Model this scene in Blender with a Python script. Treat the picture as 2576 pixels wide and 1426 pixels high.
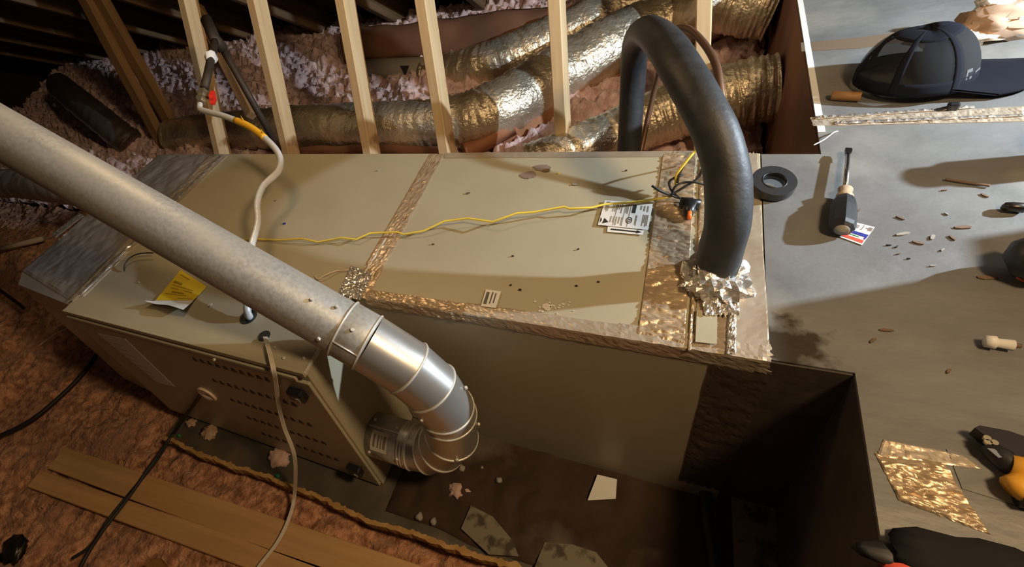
import bpy, bmesh, math, random
from mathutils import Vector, Matrix, noise
random.seed(7)
scn = bpy.context.scene
for o in list(bpy.data.objects):
    bpy.data.objects.remove(o)
COL = scn.collection
# ------------------------------------------------------------------ camera
F, CX, CY = 1273.434, 986.534, 668.365
CAM = Vector((0, 0, 1.265))
_y, _p, _r = math.radians(-39.4423611), math.radians(41.12127274), math.radians(21.60431986)
FWD = Vector((math.sin(_y)*math.cos(_p), math.cos(_y)*math.cos(_p), -math.sin(_p)))
_rt = Vector((math.cos(_y), -math.sin(_y), 0)); _dn = FWD.cross(_rt)
RIGHT = math.cos(_r)*_rt + math.sin(_r)*_dn
DOWN = -math.sin(_r)*_rt + math.cos(_r)*_dn
cd = bpy.data.cameras.new('camera'); cam = bpy.data.objects.new('camera', cd); COL.objects.link(cam)
cd.sensor_fit = 'HORIZONTAL'; cd.sensor_width = 36; cd.lens = F*36/2576
cd.shift_x = (1288-CX)/2576; cd.shift_y = (CY-713)/2576; cd.clip_start = 0.02
M = Matrix((RIGHT, -DOWN, -FWD)).transposed().to_4x4(); M.translation = CAM
cam.matrix_world = M; scn.camera = cam
# ------------------------------------------------------------------ world, lights, exposure
w = bpy.data.worlds.new('attic_dark'); scn.world = w; w.use_nodes = True
w.node_tree.nodes['Background'].inputs[0].default_value = (1.0, 0.72, 0.45, 1)
w.node_tree.nodes['Background'].inputs[1].default_value = 0.004
def lamp(name, loc, power, col, rad):
    l = bpy.data.lights.new(name, 'POINT'); l.energy = power; l.color = col; l.shadow_soft_size = rad
    o = bpy.data.objects.new(name, l); COL.objects.link(o); o.location = loc; return o
lamp('led_work_light', (1.35, 1.25, 1.12), 130, (0.74, 0.88, 1.0), 0.018)
lamp('warm_bulb_and_fill', (0.80, 0.27, 1.92), 56, (1.0, 0.70, 0.38), 0.12)
lamp('warm_bulb_and_fill', (-0.95, 1.0, 1.56), 8, (1.0, 0.70, 0.40), 0.15)  # unseen lamp added as fill for the background and furnace top
vs = scn.view_settings
vs.view_transform = 'Standard'; vs.look = 'None'; vs.gamma = 1.0; vs.use_curve_mapping = False; vs.exposure = 0.45
# ------------------------------------------------------------------ pixel helpers (2576 x 1426 frame)
def ray(x, y): return RIGHT*((x-CX)/F) + DOWN*((y-CY)/F) + FWD
def on(x, y, ax, v):
    d = ray(x, y); return CAM + d*((v-CAM[ax])/d[ax])
def PZ(x, y, z): return on(x, y, 2, z)
def PY(x, y, v): return on(x, y, 1, v)
def PX(x, y, v): return on(x, y, 0, v)
def PD(x, y, d): return CAM + ray(x, y)*d
# ------------------------------------------------------------------ materials
MATS = {}
def nodes(name):
    m = bpy.data.materials.new(name); m.use_nodes = True; nt = m.node_tree
    return m, nt, nt.nodes['Principled BSDF']
def N(nt, t, **k):
    n = nt.nodes.new(t)
    for a, b in k.items():
        if a in ('op',): n.operation = b
        else: n.inputs[a].default_value = b
    return n
def mat(name, col, rough=.5, metal=0.0, col2=None, scale=20, detail=4, stretch=(1, 1, 1), bump=0, bscale=None, bdist=.002,
        lo=.35, hi=.65, voronoi=False, spec=.5, sheen=0, col3=None, scale3=3, lo3=.5, hi3=.65):
    m, nt, b = nodes(name)
    tc = N(nt, 'ShaderNodeTexCoord'); mp = N(nt, 'ShaderNodeMapping'); mp.inputs['Scale'].default_value = stretch
    nt.links.new(tc.outputs['Object'], mp.inputs[0])
    b.inputs['Roughness'].default_value = rough; b.inputs['Metallic'].default_value = metal
    b.inputs['Specular IOR Level'].default_value = spec
    b.inputs['Base Color'].default_value = (*col, 1)
    src = None
    if col2:
        if voronoi:
            t = N(nt, 'ShaderNodeTexVoronoi', Scale=scale); fac = t.outputs['Color']
        else:
            t = N(nt, 'ShaderNodeTexNoise', Scale=scale, Detail=detail); fac = t.outputs['Fac']
        nt.links.new(mp.outputs[0], t.inputs['Vector'])
        r = N(nt, 'ShaderNodeValToRGB'); r.color_ramp.elements[0].position = lo; r.color_ramp.elements[1].position = hi
        r.color_ramp.elements[0].color = (*col, 1); r.color_ramp.elements[1].color = (*col2, 1)
        nt.links.new(fac, r.inputs[0]); src = r.outputs[0]
        if col3:
            t3 = N(nt, 'ShaderNodeTexNoise', Scale=scale3, Detail=5); nt.links.new(tc.outputs['Object'], t3.inputs['Vector'])
            r3 = N(nt, 'ShaderNodeValToRGB'); r3.color_ramp.elements[0].position = lo3; r3.color_ramp.elements[1].position = hi3
            nt.links.new(t3.outputs['Fac'], r3.inputs[0])
            mx = nt.nodes.new('ShaderNodeMix'); mx.data_type = 'RGBA'
            nt.links.new(r3.outputs[0], mx.inputs[0]); nt.links.new(src, mx.inputs[6]); mx.inputs[7].default_value = (*col3, 1)
            src = mx.outputs[2]
        nt.links.new(src, b.inputs['Base Color'])
    if bump:
        t2 = N(nt, 'ShaderNodeTexNoise', Scale=bscale or scale, Detail=6); nt.links.new(mp.outputs[0], t2.inputs['Vector'])
        bp = N(nt, 'ShaderNodeBump', Strength=bump, Distance=bdist)
        nt.links.new(t2.outputs['Fac'], bp.inputs['Height']); nt.links.new(bp.outputs[0], b.inputs['Normal'])
    if sheen: b.inputs['Sheen Weight'].default_value = sheen
    MATS[name] = m; return m
mat('cabinet_paint', (.44, .395, .278), .38, 0, (.405, .362, .255), 6, bump=.03, bscale=300, bdist=.0005)
mat('galvanised', (.44, .43, .40), .50, .35, (.34, .335, .315), 130, 5, lo=.38, hi=.64, bump=.10, bscale=150, col3=(.46, .44, .38), scale3=7, lo3=.45, hi3=.7)
mat('bare_metal', (.58, .57, .55), .34, .75, (.52, .50, .46), 14, bump=.05, bscale=60)
mat('rim_metal', (.72, .69, .62), .40, .35)
mat('foil_tape', (.66, .51, .34), .33, .55, (.50, .37, .24), 22, stretch=(.5, 1.6, 1), bump=.35, bscale=70, bdist=.005)
mat('bright_foil', (.85, .83, .80), .22, .8, (.70, .64, .56), 40, bump=.4, bscale=60, bdist=.006)
mat('plain_foil', (.62, .53, .41), .38, .5, (.52, .42, .31), 10, bump=.2, bscale=30, bdist=.004)
mat('duct_foil', (.72, .63, .49), .29, .72, (.56, .47, .34), 14, bump=.8, bscale=60, bdist=.008)
mat('grey_facing', (.215, .215, .21), .5, .2, (.165, .163, .158), 6, 8, stretch=(.8, 1.4, 1), bump=.45, bscale=6, bdist=.02, col3=(.29, .28, .25), scale3=5, lo3=.52, hi3=.72)
def stain_spot(m, cx, cy, cz, rad, col, sc):
    # a mould patch with a ragged outline on the facing round one point of the object
    nt = m.node_tree; b = nt.nodes['Principled BSDF']; src = b.inputs['Base Color'].links[0].from_socket
    tc = N(nt, 'ShaderNodeTexCoord'); ds = N(nt, 'ShaderNodeVectorMath', op='DISTANCE'); ds.inputs[1].default_value = (cx, cy, cz)
    nt.links.new(tc.outputs['Object'], ds.inputs[0])
    ns = N(nt, 'ShaderNodeTexNoise', Scale=sc, Detail=8); nt.links.new(tc.outputs['Object'], ns.inputs['Vector'])
    a = N(nt, 'ShaderNodeMath', op='MULTIPLY_ADD'); a.inputs[1].default_value = -1/rad; a.inputs[2].default_value = .52
    nt.links.new(ds.outputs['Value'], a.inputs[0])
    s = N(nt, 'ShaderNodeMath', op='ADD'); nt.links.new(a.outputs[0], s.inputs[0]); nt.links.new(ns.outputs['Fac'], s.inputs[1])
    r = N(nt, 'ShaderNodeValToRGB'); r.color_ramp.elements[0].position = .50; r.color_ramp.elements[1].position = .75
    nt.links.new(s.outputs[0], r.inputs[0])
    mx = nt.nodes.new('ShaderNodeMix'); mx.data_type = 'RGBA'; nt.links.new(r.outputs[0], mx.inputs[0]); nt.links.new(src, mx.inputs[6]); mx.inputs[7].default_value = (*col, 1)
    nt.links.new(mx.outputs[2], b.inputs['Base Color'])
mat('shaded_facing', (.10, .085, .07), .5, .2, (.06, .05, .045), 9, bump=.3, bscale=14, bdist=.01)  # darker copy of the grey facing, with shade put into the colour
mat('return_foil', (.44, .42, .40), .36, .5, (.34, .32, .30), 8, bump=.25, bscale=6, bdist=.02)
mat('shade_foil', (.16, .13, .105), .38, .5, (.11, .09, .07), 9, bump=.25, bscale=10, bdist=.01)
mat('scrap', (.20, .17, .12), .8, 0, (.06, .045, .03), 30, 6, lo=.5, hi=.62)
mat('pine', (.76, .57, .33), .6, 0, (.66, .46, .245), 5, stretch=(.6, 9, 9), bump=.12, bscale=16, col3=(.34, .19, .08), scale3=9, lo3=.62, hi3=.72)
mat('plank_wood', (.66, .40, .185), .6, 0, (.55, .32, .14), 4, stretch=(.5, 9, 9), bump=.15, bscale=14)
mat('rafter_wood', (.22, .135, .065), .75, 0, (.09, .05, .025), 4, stretch=(.5, 9, 9), bump=.1)
mat('deck_wood', (.045, .026, .014), .85, 0, (.03, .018, .01), 5)
mat('brace_wood', (.36, .215, .10), .65, 0, (.25, .14, .06), 5, stretch=(.5, 9, 9), bump=.15)
mat('pink_insulation', (.86, .65, .63), .95, 0, (.58, .36, .33), 26, 8, bump=.7, bscale=60, bdist=.012, sheen=.25, spec=.1, col3=(.38, .18, .11), scale3=2.6, lo3=.64, hi3=.74)
mat('front_insulation', (.30, .125, .062), .95, 0, (.74, .375, .21), 38, 10, bump=.9, bscale=95, bdist=.014, sheen=.2, spec=.1, lo=.36, hi=.60, col3=(.40, .20, .125), scale3=4, lo3=.5, hi3=.75)
mat('pale_fluff', (.62, .42, .36), .95, 0, (.50, .32, .26), 40, bump=.6, bscale=60, bdist=.006, sheen=.3)
mat('kraft', (.23, .105, .055), .8, 0, (.17, .075, .04), 6, bump=.2, bscale=12)
mat('kraft_orange', (.42, .185, .085), .85, 0, (.30, .12, .055), 7, bump=.5, bscale=18, bdist=.01)
mat('foam_black', (.022, .023, .026), .52, 0, (.035, .036, .04), 30, bump=.25, bscale=90, bdist=.003)
mat('black_plastic', (.012, .012, .014), .35)
mat('black_rubber', (.02, .02, .022), .45, 0, bump=.05)
mat('black_cable', (.015, .014, .013), .6)
mat('black_iron', (.045, .035, .028), .6, .4, (.07, .05, .035), 20)
mat('copper_dark', (.20, .11, .065), .45, .6)
mat('brass', (.55, .46, .30), .35, .85)
mat('red_plastic', (.75, .03, .015), .35)
mat('orange_plastic', (.85, .18, .03), .4)
mat('white_coating', (.70, .70, .69), .32, .15)
mat('white_cord', (.62, .56, .47), .5)
mat('white_paper', (.76, .75, .72), .6, 0, (.70, .69, .66), 10)
mat('white_paste', (.80, .79, .76), .7)
mat('grey_print', (.12, .115, .11), .7)
mat('black_print', (.02, .02, .02), .6)
mat('blue_print', (.03, .04, .28), .5)
mat('red_print', (.75, .09, .05), .5)
mat('yellow_paper', (.86, .62, .03), .6, 0, (.80, .56, .02), 8)
mat('yellow_print', (.40, .28, .02), .7)
mat('yellow_wire', (.85, .66, .08), .45)
mat('yellow_tape', (.88, .48, .03), .5)
mat('yellow_grip', (.75, .38, .04), .45)
mat('clear_plastic', (.52, .40, .26), .2)
mat('steel', (.62, .61, .59), .25, 1.0)
mat('dark_steel', (.06, .055, .05), .35, .8)
mat('duct_board', (.16, .145, .115), .42, .4, (.10, .085, .065), 8, bump=.3, bscale=14, bdist=.008, col3=(.22, .15, .09), scale3=6, lo3=.55, hi3=.7)
mat('fibre_edge', (.50, .30, .11), .9, 0, (.38, .21, .07), 30, bump=.6, bscale=60)
mat('dirt', (.055, .030, .018), .9, 0, (.035, .018, .010), 9, bump=.5, bscale=22, bdist=.01, col3=(.11, .085, .06), scale3=4, lo3=.56, hi3=.66)
mat('sub_floor', (.05, .03, .02), .9)
mat('beige_plastic', (.78, .62, .46), .5)
mat('hat_cloth', (.006, .007, .013), .9, spec=.2)
mat('hat_panel', (.018, .018, .02), .85, spec=.2)
mat('hat_grey', (.10, .10, .10), .8)
mat('tan_wood', (.30, .15, .05), .6, 0, (.24, .115, .035), 6, stretch=(.5, 8, 8))
mat('pvc', (.55, .47, .38), .5)
mat('green_bit', (.02, .22, .08), .5)
mat('chip_brown', (.16, .10, .06), .8)
mat('chip_grey', (.30, .27, .23), .7)
mat('shadow_tan', (.15, .105, .065), .8)  # shadow tone for the strip across the plenum top
mat('mould', (.045, .035, .022), .9)
mat('stain', (.24, .175, .145), .6)
mat('dust_white', (.62, .58, .50), .9)
mat('rust_fluff', (.45, .30, .20), .95)
def mesh_fabric():
    m, nt, b = nodes('hat_mesh')
    b.inputs['Base Color'].default_value = (.008, .009, .014, 1); b.inputs['Roughness'].default_value = .8
    out = nt.nodes['Material Output']; tr = N(nt, 'ShaderNodeBsdfTransparent'); mx = N(nt, 'ShaderNodeMixShader')
    mx.inputs[0].default_value = .62
    nt.links.new(b.outputs[0], mx.inputs[1]); nt.links.new(tr.outputs[0], mx.inputs[2])
    nt.links.new(mx.outputs[0], out.inputs['Surface']); MATS['hat_mesh'] = m
mesh_fabric()
# ------------------------------------------------------------------ builders
W = {}
def _link(o, world, parent):
    COL.objects.link(o); W[o] = world
    if parent is not None:
        o.parent = parent; o.matrix_basis = W[parent].inverted() @ world
    else:
        o.matrix_basis = world
    return o
def thing(name, loc, label, cat, group=None):
    o = bpy.data.objects.new(name, None); o.empty_display_size = .05
    _link(o, Matrix.Translation(Vector(loc)), None); tag(o, label, cat, group); return o
def tag(o, label=None, cat=None, group=None, kind=None):
    if label: o['label'] = label
    if cat: o['category'] = cat
    if group: o['group'] = group
    if kind: o['kind'] = kind
    return o
def make(name, verts, faces, m, parent=None, smooth=False, mats=None, fm=None):
    vs_ = [Vector(v) for v in verts]
    lo = Vector([min(v[i] for v in vs_) for i in range(3)]); hi = Vector([max(v[i] for v in vs_) for i in range(3)])
    c = Vector(((lo.x+hi.x)/2, (lo.y+hi.y)/2, lo.z))
    me = bpy.data.meshes.new(name); me.from_pydata([v-c for v in vs_], [], faces)
    for mm in (mats or [m]): me.materials.append(MATS[mm])
    if fm:
        for p, i in zip(me.polygons, fm): p.material_index = i
    if smooth: me.polygons.foreach_set('use_smooth', [True]*len(me.polygons))
    bm = bmesh.new(); bm.from_mesh(me); bmesh.ops.recalc_face_normals(bm, faces=bm.faces); bm.to_mesh(me); bm.free()
    return _link(bpy.data.objects.new(name, me), Matrix.Translation(c), parent)
def share(name, src, world, parent=None):
    return _link(bpy.data.objects.new(name, src.data), world, parent)
class G:
    """collects geometry for ONE mesh"""
    def __init__(s): s.v = []; s.f = []
    def add(s, v, f):
        o = len(s.v); s.v += [Vector(p) for p in v]; s.f += [tuple(i+o for i in q) for q in f]; return s
    def box(s, lo, hi, mtx=None, bev=0):
        bm = bmesh.new(); bmesh.ops.create_cube(bm, size=1)
        lo, hi = Vector(lo), Vector(hi)
        for v in bm.verts: v.co = Vector([(lo[i]+hi[i])/2 + v.co[i]*(hi[i]-lo[i]) for i in range(3)])
        if bev: bmesh.ops.bevel(bm, geom=bm.edges[:], offset=bev, segments=2, affect='EDGES', profile=.5)
        return s.bm(bm, mtx)
    def bm(s, bm, mtx=None):
        bm.verts.index_update()
        s.add([(mtx @ v.co) if mtx else v.co for v in bm.verts], [[v.index for v in f.verts] for f in bm.faces]); bm.free(); return s
    def tube(s, path, r, seg=12, cap=True, up=None):
        pts = [Vector(p) for p in path]; n = len(pts); rs = r if isinstance(r, (list, tuple)) else [r]*n
        t = [(pts[min(i+1, n-1)]-pts[max(i-1, 0)]).normalized() for i in range(n)]
        u = Vector(up) if up else Vector((0, 0, 1))
        if abs(t[0].dot(u)) > .95: u = Vector((1, 0, 0))
        u = (u-t[0]*u.dot(t[0])).normalized(); vv = []; ff = []
        for i in range(n):
            u = (u-t[i]*u.dot(t[i])).normalized(); b = t[i].cross(u)
            for k in range(seg):
                a = 2*math.pi*k/seg
                rr = rs[i](a) if callable(rs[i]) else rs[i]
                vv.append(pts[i]+(u*math.cos(a)+b*math.sin(a))*rr)
        for i in range(n-1):
            for k in range(seg):
                k2 = (k+1) % seg; ff.append((i*seg+k, i*seg+k2, (i+1)*seg+k2, (i+1)*seg+k))
        if cap:
            ff.append(tuple(range(seg))); ff.append(tuple((n-1)*seg+k for k in reversed(range(seg))))
        return s.add(vv, ff)
    def lathe(s, prof, mtx=None, seg=24):
        vv = []; ff = []
        for r, z in prof:
            for k in range(seg):
                a = 2*math.pi*k/seg; p = Vector((r*math.cos(a), r*math.sin(a), z)); vv.append(mtx @ p if mtx else p)
        n = len(prof)
        for i in range(n-1):
            for k in range(seg):
                k2 = (k+1) % seg; ff.append((i*seg+k, i*seg+k2, (i+1)*seg+k2, (i+1)*seg+k))
        ff.append(tuple(range(seg))); ff.append(tuple((n-1)*seg+k for k in range(seg)))
        return s.add(vv, ff)
    def prism(s, poly, n, h):
        poly = [Vector(p) for p in poly]; n = Vector(n).normalized()*h; k = len(poly)
        return s.add(poly+[p+n for p in poly], [tuple(range(k)), tuple(range(2*k-1, k-1, -1))]+[(i, (i+1) % k, k+(i+1) % k, k+i) for i in range(k)])
    def blob(s, c, r, amp=.3, freq=3, sub=2, squash=(1, 1, 1), seed=0):
        bm = bmesh.new(); bmesh.ops.create_icosphere(bm, subdivisions=sub, radius=1)
        for v in bm.verts:
            d = 1+amp*noise.noise(v.co*freq+Vector((seed, seed*1.7, 3)))*2
            v.co = Vector(c)+Vector([v.co[i]*d*r*squash[i] for i in range(3)])
        return s.bm(bm)
    def make(s, name, m, parent=None, smooth=False, **k): return make(name, s.v, s.f, m, parent, smooth, **k)
def spline(pts, n=8):
    P = [Vector(p) for p in pts]; out = []
    for i in range(len(P)-1):
        a, b, c, d = P[max(i-1, 0)], P[i], P[i+1], P[min(i+2, len(P)-1)]
        for k in range(n):
            t = k/n
            out.append(.5*((2*b)+(c-a)*t+(2*a-5*b+4*c-d)*t*t+(3*b-a-3*c+d)*t**3))
    return out+[P[-1]]
def frame(p0, x, z):
    x = Vector(x).normalized(); z = Vector(z); z = (z-x*z.dot(x)).normalized(); y = z.cross(x)
    m = Matrix((x, y, z)).transposed().to_4x4(); m.translation = Vector(p0); return m
def beam(name, p0, p1, wy, wz, up, m, parent=None, bev=.003):
    """timber from p0 to p1: local X along the grain"""
    p0, p1 = Vector(p0), Vector(p1); L = (p1-p0).length
    bm = bmesh.new(); bmesh.ops.create_cube(bm, size=1)
    for v in bm.verts: v.co = Vector(((v.co.x+.5)*L, v.co.y*wy, v.co.z*wz))
    bmesh.ops.bevel(bm, geom=bm.edges[:], offset=bev, segments=1, affect='EDGES')
    me = bpy.data.meshes.new(name); bm.to_mesh(me); bm.free(); me.materials.append(MATS[m])
    return _link(bpy.data.objects.new(name, me), frame(p0, p1-p0, up), parent)
def patch(name, c4, m, parent, nu=30, nv=12, amp=.0015, fr=90, th=.0006, lift=.0008, seed=0, jag=0, big=0, ani=(1, 1, 1)):
    """crinkled sheet on the quad c4 (a,b,c,d round the edge), lifted off along its normal"""
    a, b, c, d = [Vector(p) for p in c4]; n = (b-a).cross(d-a).normalized(); vv = []; ff = []
    if n.dot(CAM-a) < 0: n = -n
    an = Vector(ani)
    for j in range(nv+1):
        for i in range(nu+1):
            u, v = i/nu, j/nv
            if jag:
                if j in (0, nv): v += jag*noise.noise((u*14, seed+j, 2))*(1 if j == 0 else 1)
                if i in (0, nu): u += jag*.6*noise.noise((v*9, seed+i, 5))
            p = a*(1-u)*(1-v)+b*u*(1-v)+c*u*v+d*(1-u)*v
            e = min(i, nu-i, j, nv-j)
            pa = p*an; h = lift+(abs(noise.noise(pa*fr+Vector((seed, 0, 0))))+.6*abs(noise.noise(pa*fr*2.3)))*amp*(1 if e else .25)
            if big: h += big*max(0, noise.noise(p*fr*.25+Vector((seed, 9, 0))))
            vv.append(p+n*h)
    k = nu+1
    for j in range(nv):
        for i in range(nu): ff.append((j*k+i, j*k+i+1, (j+1)*k+i+1, (j+1)*k+i))
    border = [i for i in range(k)]+[j*k+nu for j in range(1, nv+1)]+[nv*k+i for i in range(nu-1, -1, -1)]+[j*k for j in range(nv-1, 0, -1)]
    o = len(vv)
    for i in border: vv.append(vv[i]-n*(th+.0004))
    L = len(border)
    for q in range(L): ff.append((border[q], border[(q+1) % L], o+(q+1) % L, o+q))
    ff.append(tuple(o+q for q in range(L)))
    return make(name, vv, ff, m, parent, smooth=False)
def sheet(name, poly, n, m, parent, h=.0006):
    return G().prism(poly, n, h).make(name, m, parent)
TOP = .525
UP = Vector((0, 0, 1))
# ------------------------------------------------------------------ setting: floor, insulation, roof
tag(G().box((-6, -2.2, -.30), (3, 3.6, -.22)).make('floor', 'sub_floor'), kind='structure')
def hgt(x, y):
    p = Vector((x, y, 0))
    base = -.085
    back = min(1, max(0, (y-1.12)/.5)); back = back*back*(3-2*back)
    far = min(1, max(0, (y-1.75)/1.0))
    base += back*.155+far*.17
    base += .03*noise.noise(p*1.3)+.02*noise.noise(p*3.1)
    if x < -1.9: base += min(.12, (-1.9-x)*.12)*(1-back*.4)
    return base
def insulation(name, x0, x1, y0, y1, st, m, label, amp=1.0, skip=None):
    nx, ny = int((x1-x0)/st), int((y1-y0)/st); vv = []; ff = []
    for j in range(ny+1):
        for i in range(nx+1):
            x, y = x0+(x1-x0)*i/nx, y0+(y1-y0)*j/ny; p = Vector((x, y, 0))
            lump = abs(noise.noise(p*9))*.040+noise.noise(p*60)*.005
            if y0 > 1:
                d1 = noise.voronoi(p*19)[0][0]; d2 = noise.voronoi(p*42+Vector((3, 1, 2)))[0][0]
                lump += .034*max(0, 1-d1*1.5)+.026*max(0, 1-d2*1.5)
            else:
                d1 = noise.voronoi(p*14)[0][0]; d2 = noise.voronoi(p*36)[0][0]
                lump = abs(noise.noise(p*7))*.03+.020*max(0, 1-d1*1.4)+.012*max(0, 1-d2*1.4)+abs(noise.noise(p*30))*.014+noise.noise(p*70)*.006
            z = hgt(x, y)+lump*amp
            if skip: z = skip(x, y, z)
            vv.append((x+noise.noise(p*30+Vector((0, 0, 7)))*.012, y+noise.noise(p*30+Vector((0, 0, 19)))*.012, z))
    k = nx+1
    for j in range(ny):
        for i in range(nx): ff.append((j*k+i, j*k+i+1, (j+1)*k+i+1, (j+1)*k+i))
    return tag(make(name, vv, ff, m, None, True), label, 'insulation', None, 'stuff')
def low_front(x, y, z):
    if -2.3 < x < -.1 and -.15 < y < .25: z = min(z, -.052)
    if -1.5 < x < .3 and y > .25: z = min(z, -.06)
    if x < -1.45 and y > .3: z = z if x < -1.85 else min(z, -.03)
    return z
insulation('loose_insulation', -4.2, .2, -.75, 1.2, .0105, 'front_insulation', 'rust brown loose insulation around the furnace and under the planks', 1.0, low_front)
insulation('blown_insulation', -5.0, .225, 1.2, 3.0, .0105, 'pink_insulation', 'pink blown insulation piled behind the wooden studs', 1.35)
ZR = lambda y: .30+(2.78-y)*.727
ceil = tag(G().prism([(-6, 3.5, ZR(3.5)+.17), (3, 3.5, ZR(3.5)+.17), (3, -.1, ZR(-.1)+.17), (-6, -.1, ZR(-.1)+.17)], (0, .588, .809), .02).make('ceiling', 'deck_wood'), kind='structure')
tag(G().prism([(-6, -.1, ZR(-.1)+.17), (3, -.1, ZR(-.1)+.17), (3, -2.4, .55), (-6, -2.4, .55)], (0, -.588, .809), .02).make('ceiling', 'deck_wood'), kind='structure')
tag(G().box((-6.1, -2.4, -.3), (-6, 3.6, 3.2)).make('wall_left', 'deck_wood'), kind='structure')
tag(G().box((3, -2.4, -.3), (3.1, 3.6, 3.2)).make('wall_right', 'deck_wood'), kind='structure')
tag(G().box((-6, -2.4, -.3), (3, -2.3, 1.1)).make('wall_front', 'deck_wood'), kind='structure')
tag(G().box((-6, 3.3, -.3), (3, 3.4, .5)).make('wall_back', 'deck_wood'), kind='structure')
for i in range(11):
    x = -4.9+i*.55
    beam('rafter', (x, 3.3, ZR(3.3)+.09), (x, .2, ZR(.2)+.09), .038, .14, (0, .588, .809), 'rafter_wood', ceil)
# ------------------------------------------------------------------ studs
def stud(bx, by, tx, ty, label, m='pine', zb=.22, lean=.15, ww=.040, dd=.080, name='wall_stud', hid=0):
    b = PZ(bx, by, zb); t = PY(tx, ty, b.y+lean)
    d = (t-b).normalized(); b2 = b-d*.12
    t2 = b+d*((ZR(b.y+.1)+.1-b.z)/d.z)
    o = beam(name, b2, t2, dd, ww, Vector((1, 0, 0)), m)
    return tag(o, label, 'timber', 'wooden studs behind the furnace')
stud(560, 383, 473, 0, 'pale wooden stud behind the red gas valve')
stud(732, 383, 646, 0, 'pale wooden stud just right of the gas valve and black pipe')
stud(935, 383, 868, 0, 'pale wooden stud third along, midway between gas valve and taped seam')
stud(1126, 383, 1068, 0, 'pale wooden stud rising above the taped seam between furnace and coil cabinet')
stud(1418, 362, 1400, 0, 'pale wooden stud whose foot stands in orange insulation beside the silver flex duct')
stud(1765, 300, 1772, 0, 'wooden stud behind the black insulated pipe, last one before the plenum', lean=.05)
def brace(px0, px1, m, ww, lab, off):
    b = PZ(px0[0], px0[1], .12); t = PY(px1[0], px1[1], b.y+.1+off); d = (t-b).normalized()
    tag(beam('wooden_brace', b-d*.05, t+d*.10, .05, ww, (1, 0, 0), m), lab, 'timber', 'dark leaning braces at left')
brace((458, 358), (254, 0), 'brace_wood', .082, 'brown wooden brace leaning left of the gas valve, the brighter right one of a pair', 0)
brace((420, 380), (218, 0), 'brace_wood', .07, 'dark wooden brace leaning left of the gas valve, the darker left one of a pair', .06)
b0, b1 = PD(502, 27, 2.35), PD(606, 235, 2.2)
tag(beam('diagonal_brace', b0-(b1-b0)*.05, b1+(b1-b0)*.25, .045, .04, (1, 0, 0), 'brace_wood'), 'slim wooden brace slanting behind the gas pipe', 'timber')
# ------------------------------------------------------------------ platform under the furnace
XL, XJ, XC, XP = -1.425, -.592, .140, .238           # furnace left, furnace/coil joint, coil right, plenum box left face
YF, YC, YB = .352, .556, 1.088                        # furnace front, coil front, common back
pl = thing('duct_board_platform', (-.8, .7, -.04), 'grey foil faced duct board sheet with fibrous yellow edge under the furnace', 'board')
edge = spline([(-1.37, .262, 0), (-1.1, .258, 0), (-.85, .268, 0), (-.6, .262, 0), (-.4, .274, 0), (-.2, .285, 0), (.1, .292, 0)], 45)
edge = [p+Vector((0, noise.noise(p*13)*.006+noise.noise(p*60)*.004, 0)) for p in edge]
poly = edge+[Vector((.1, 1.1, 0)), Vector((-1.37, 1.1, 0))]
G().prism([p-UP*.004 for p in poly], (0, 0, 1), .004).make('foil_face', 'duct_board', pl)
vv = []; ff = []
for i, p in enumerate(edge):
    j = noise.noise(p*37)*.004+noise.noise(p*110)*.003
    vv += [p+Vector((0, .006+abs(j)*2, .0025)), p+Vector((0, -.003+j, .0015)), p+Vector((0, -.002+j*.5, -.030)), p+Vector((0, .012, -.036))]
for i in range(len(edge)-1):
    for k in range(4): ff.append((i*4+k, i*4+(k+1) % 4, i*4+4+(k+1) % 4, i*4+4+k))
ff += [(0, 1, 2, 3), tuple(len(vv)-4+k for k in range(4))]
make('fibre_edge', vv, ff, 'fibre_edge', pl)
# dirt layer to the right of the furnace
nx, ny = 90, 36; vv = []; ff = []
for j in range(ny+1):
    for i in range(nx+1):
        x, y = -.56+i/nx*.78, .30+j/ny*.27+.0; p = Vector((x, y, 0))
        y0 = .30+.012*noise.noise((x*8, 0, 0)) if j == 0 else y
        e = 0 if (j == 0 or i == 0) else 1
        vv.append((x, y0, .0015+e*(.004+.012*abs(noise.noise(p*16))+.006*abs(noise.noise(p*40)))))
for j in range(ny):
    for i in range(nx): k = nx+1; ff.append((j*k+i, j*k+i+1, j*k+k+i+1, j*k+k+i))
tag(make('dirt_layer', vv, ff, 'dirt', None, True), 'dark brown dirt and dust lying in front of the coil cabinet', 'dirt', None, 'stuff')
# ------------------------------------------------------------------ furnace
fu = thing('furnace', ((XL+XJ)/2, .72, 0), 'tan sheet metal gas furnace cabinet lying on its side', 'furnace')
G().box((XL, YF+.004, .002), (XJ, YB, TOP), bev=.003).make('cabinet', 'cabinet_paint', fu)
# access door on the front face, slightly proud, with a folded rail above it
door = G().box((XL+.01, YF-.004, .012), (XJ-.004, YF+.004, TOP-.034), bev=.002).make('access_door', 'cabinet_paint', fu)
G().box((XL+.002, YF-.006, TOP-.030), (XJ-.03, YF+.004, TOP-.018), bev=.002).make('folded_rail', 'cabinet_paint', fu)
G().box((XL+.002, YF-.002, TOP-.012), (XJ-.002, YF+.006, TOP+.0015), bev=.0015).make('folded_edge', 'cabinet_paint', fu)
G().box((XJ-.004, YF+.0, TOP-.006), (XJ+.001, YB-.35, TOP+.0022), bev=.001).make('end_edge', 'rim_metal', fu)
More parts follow.
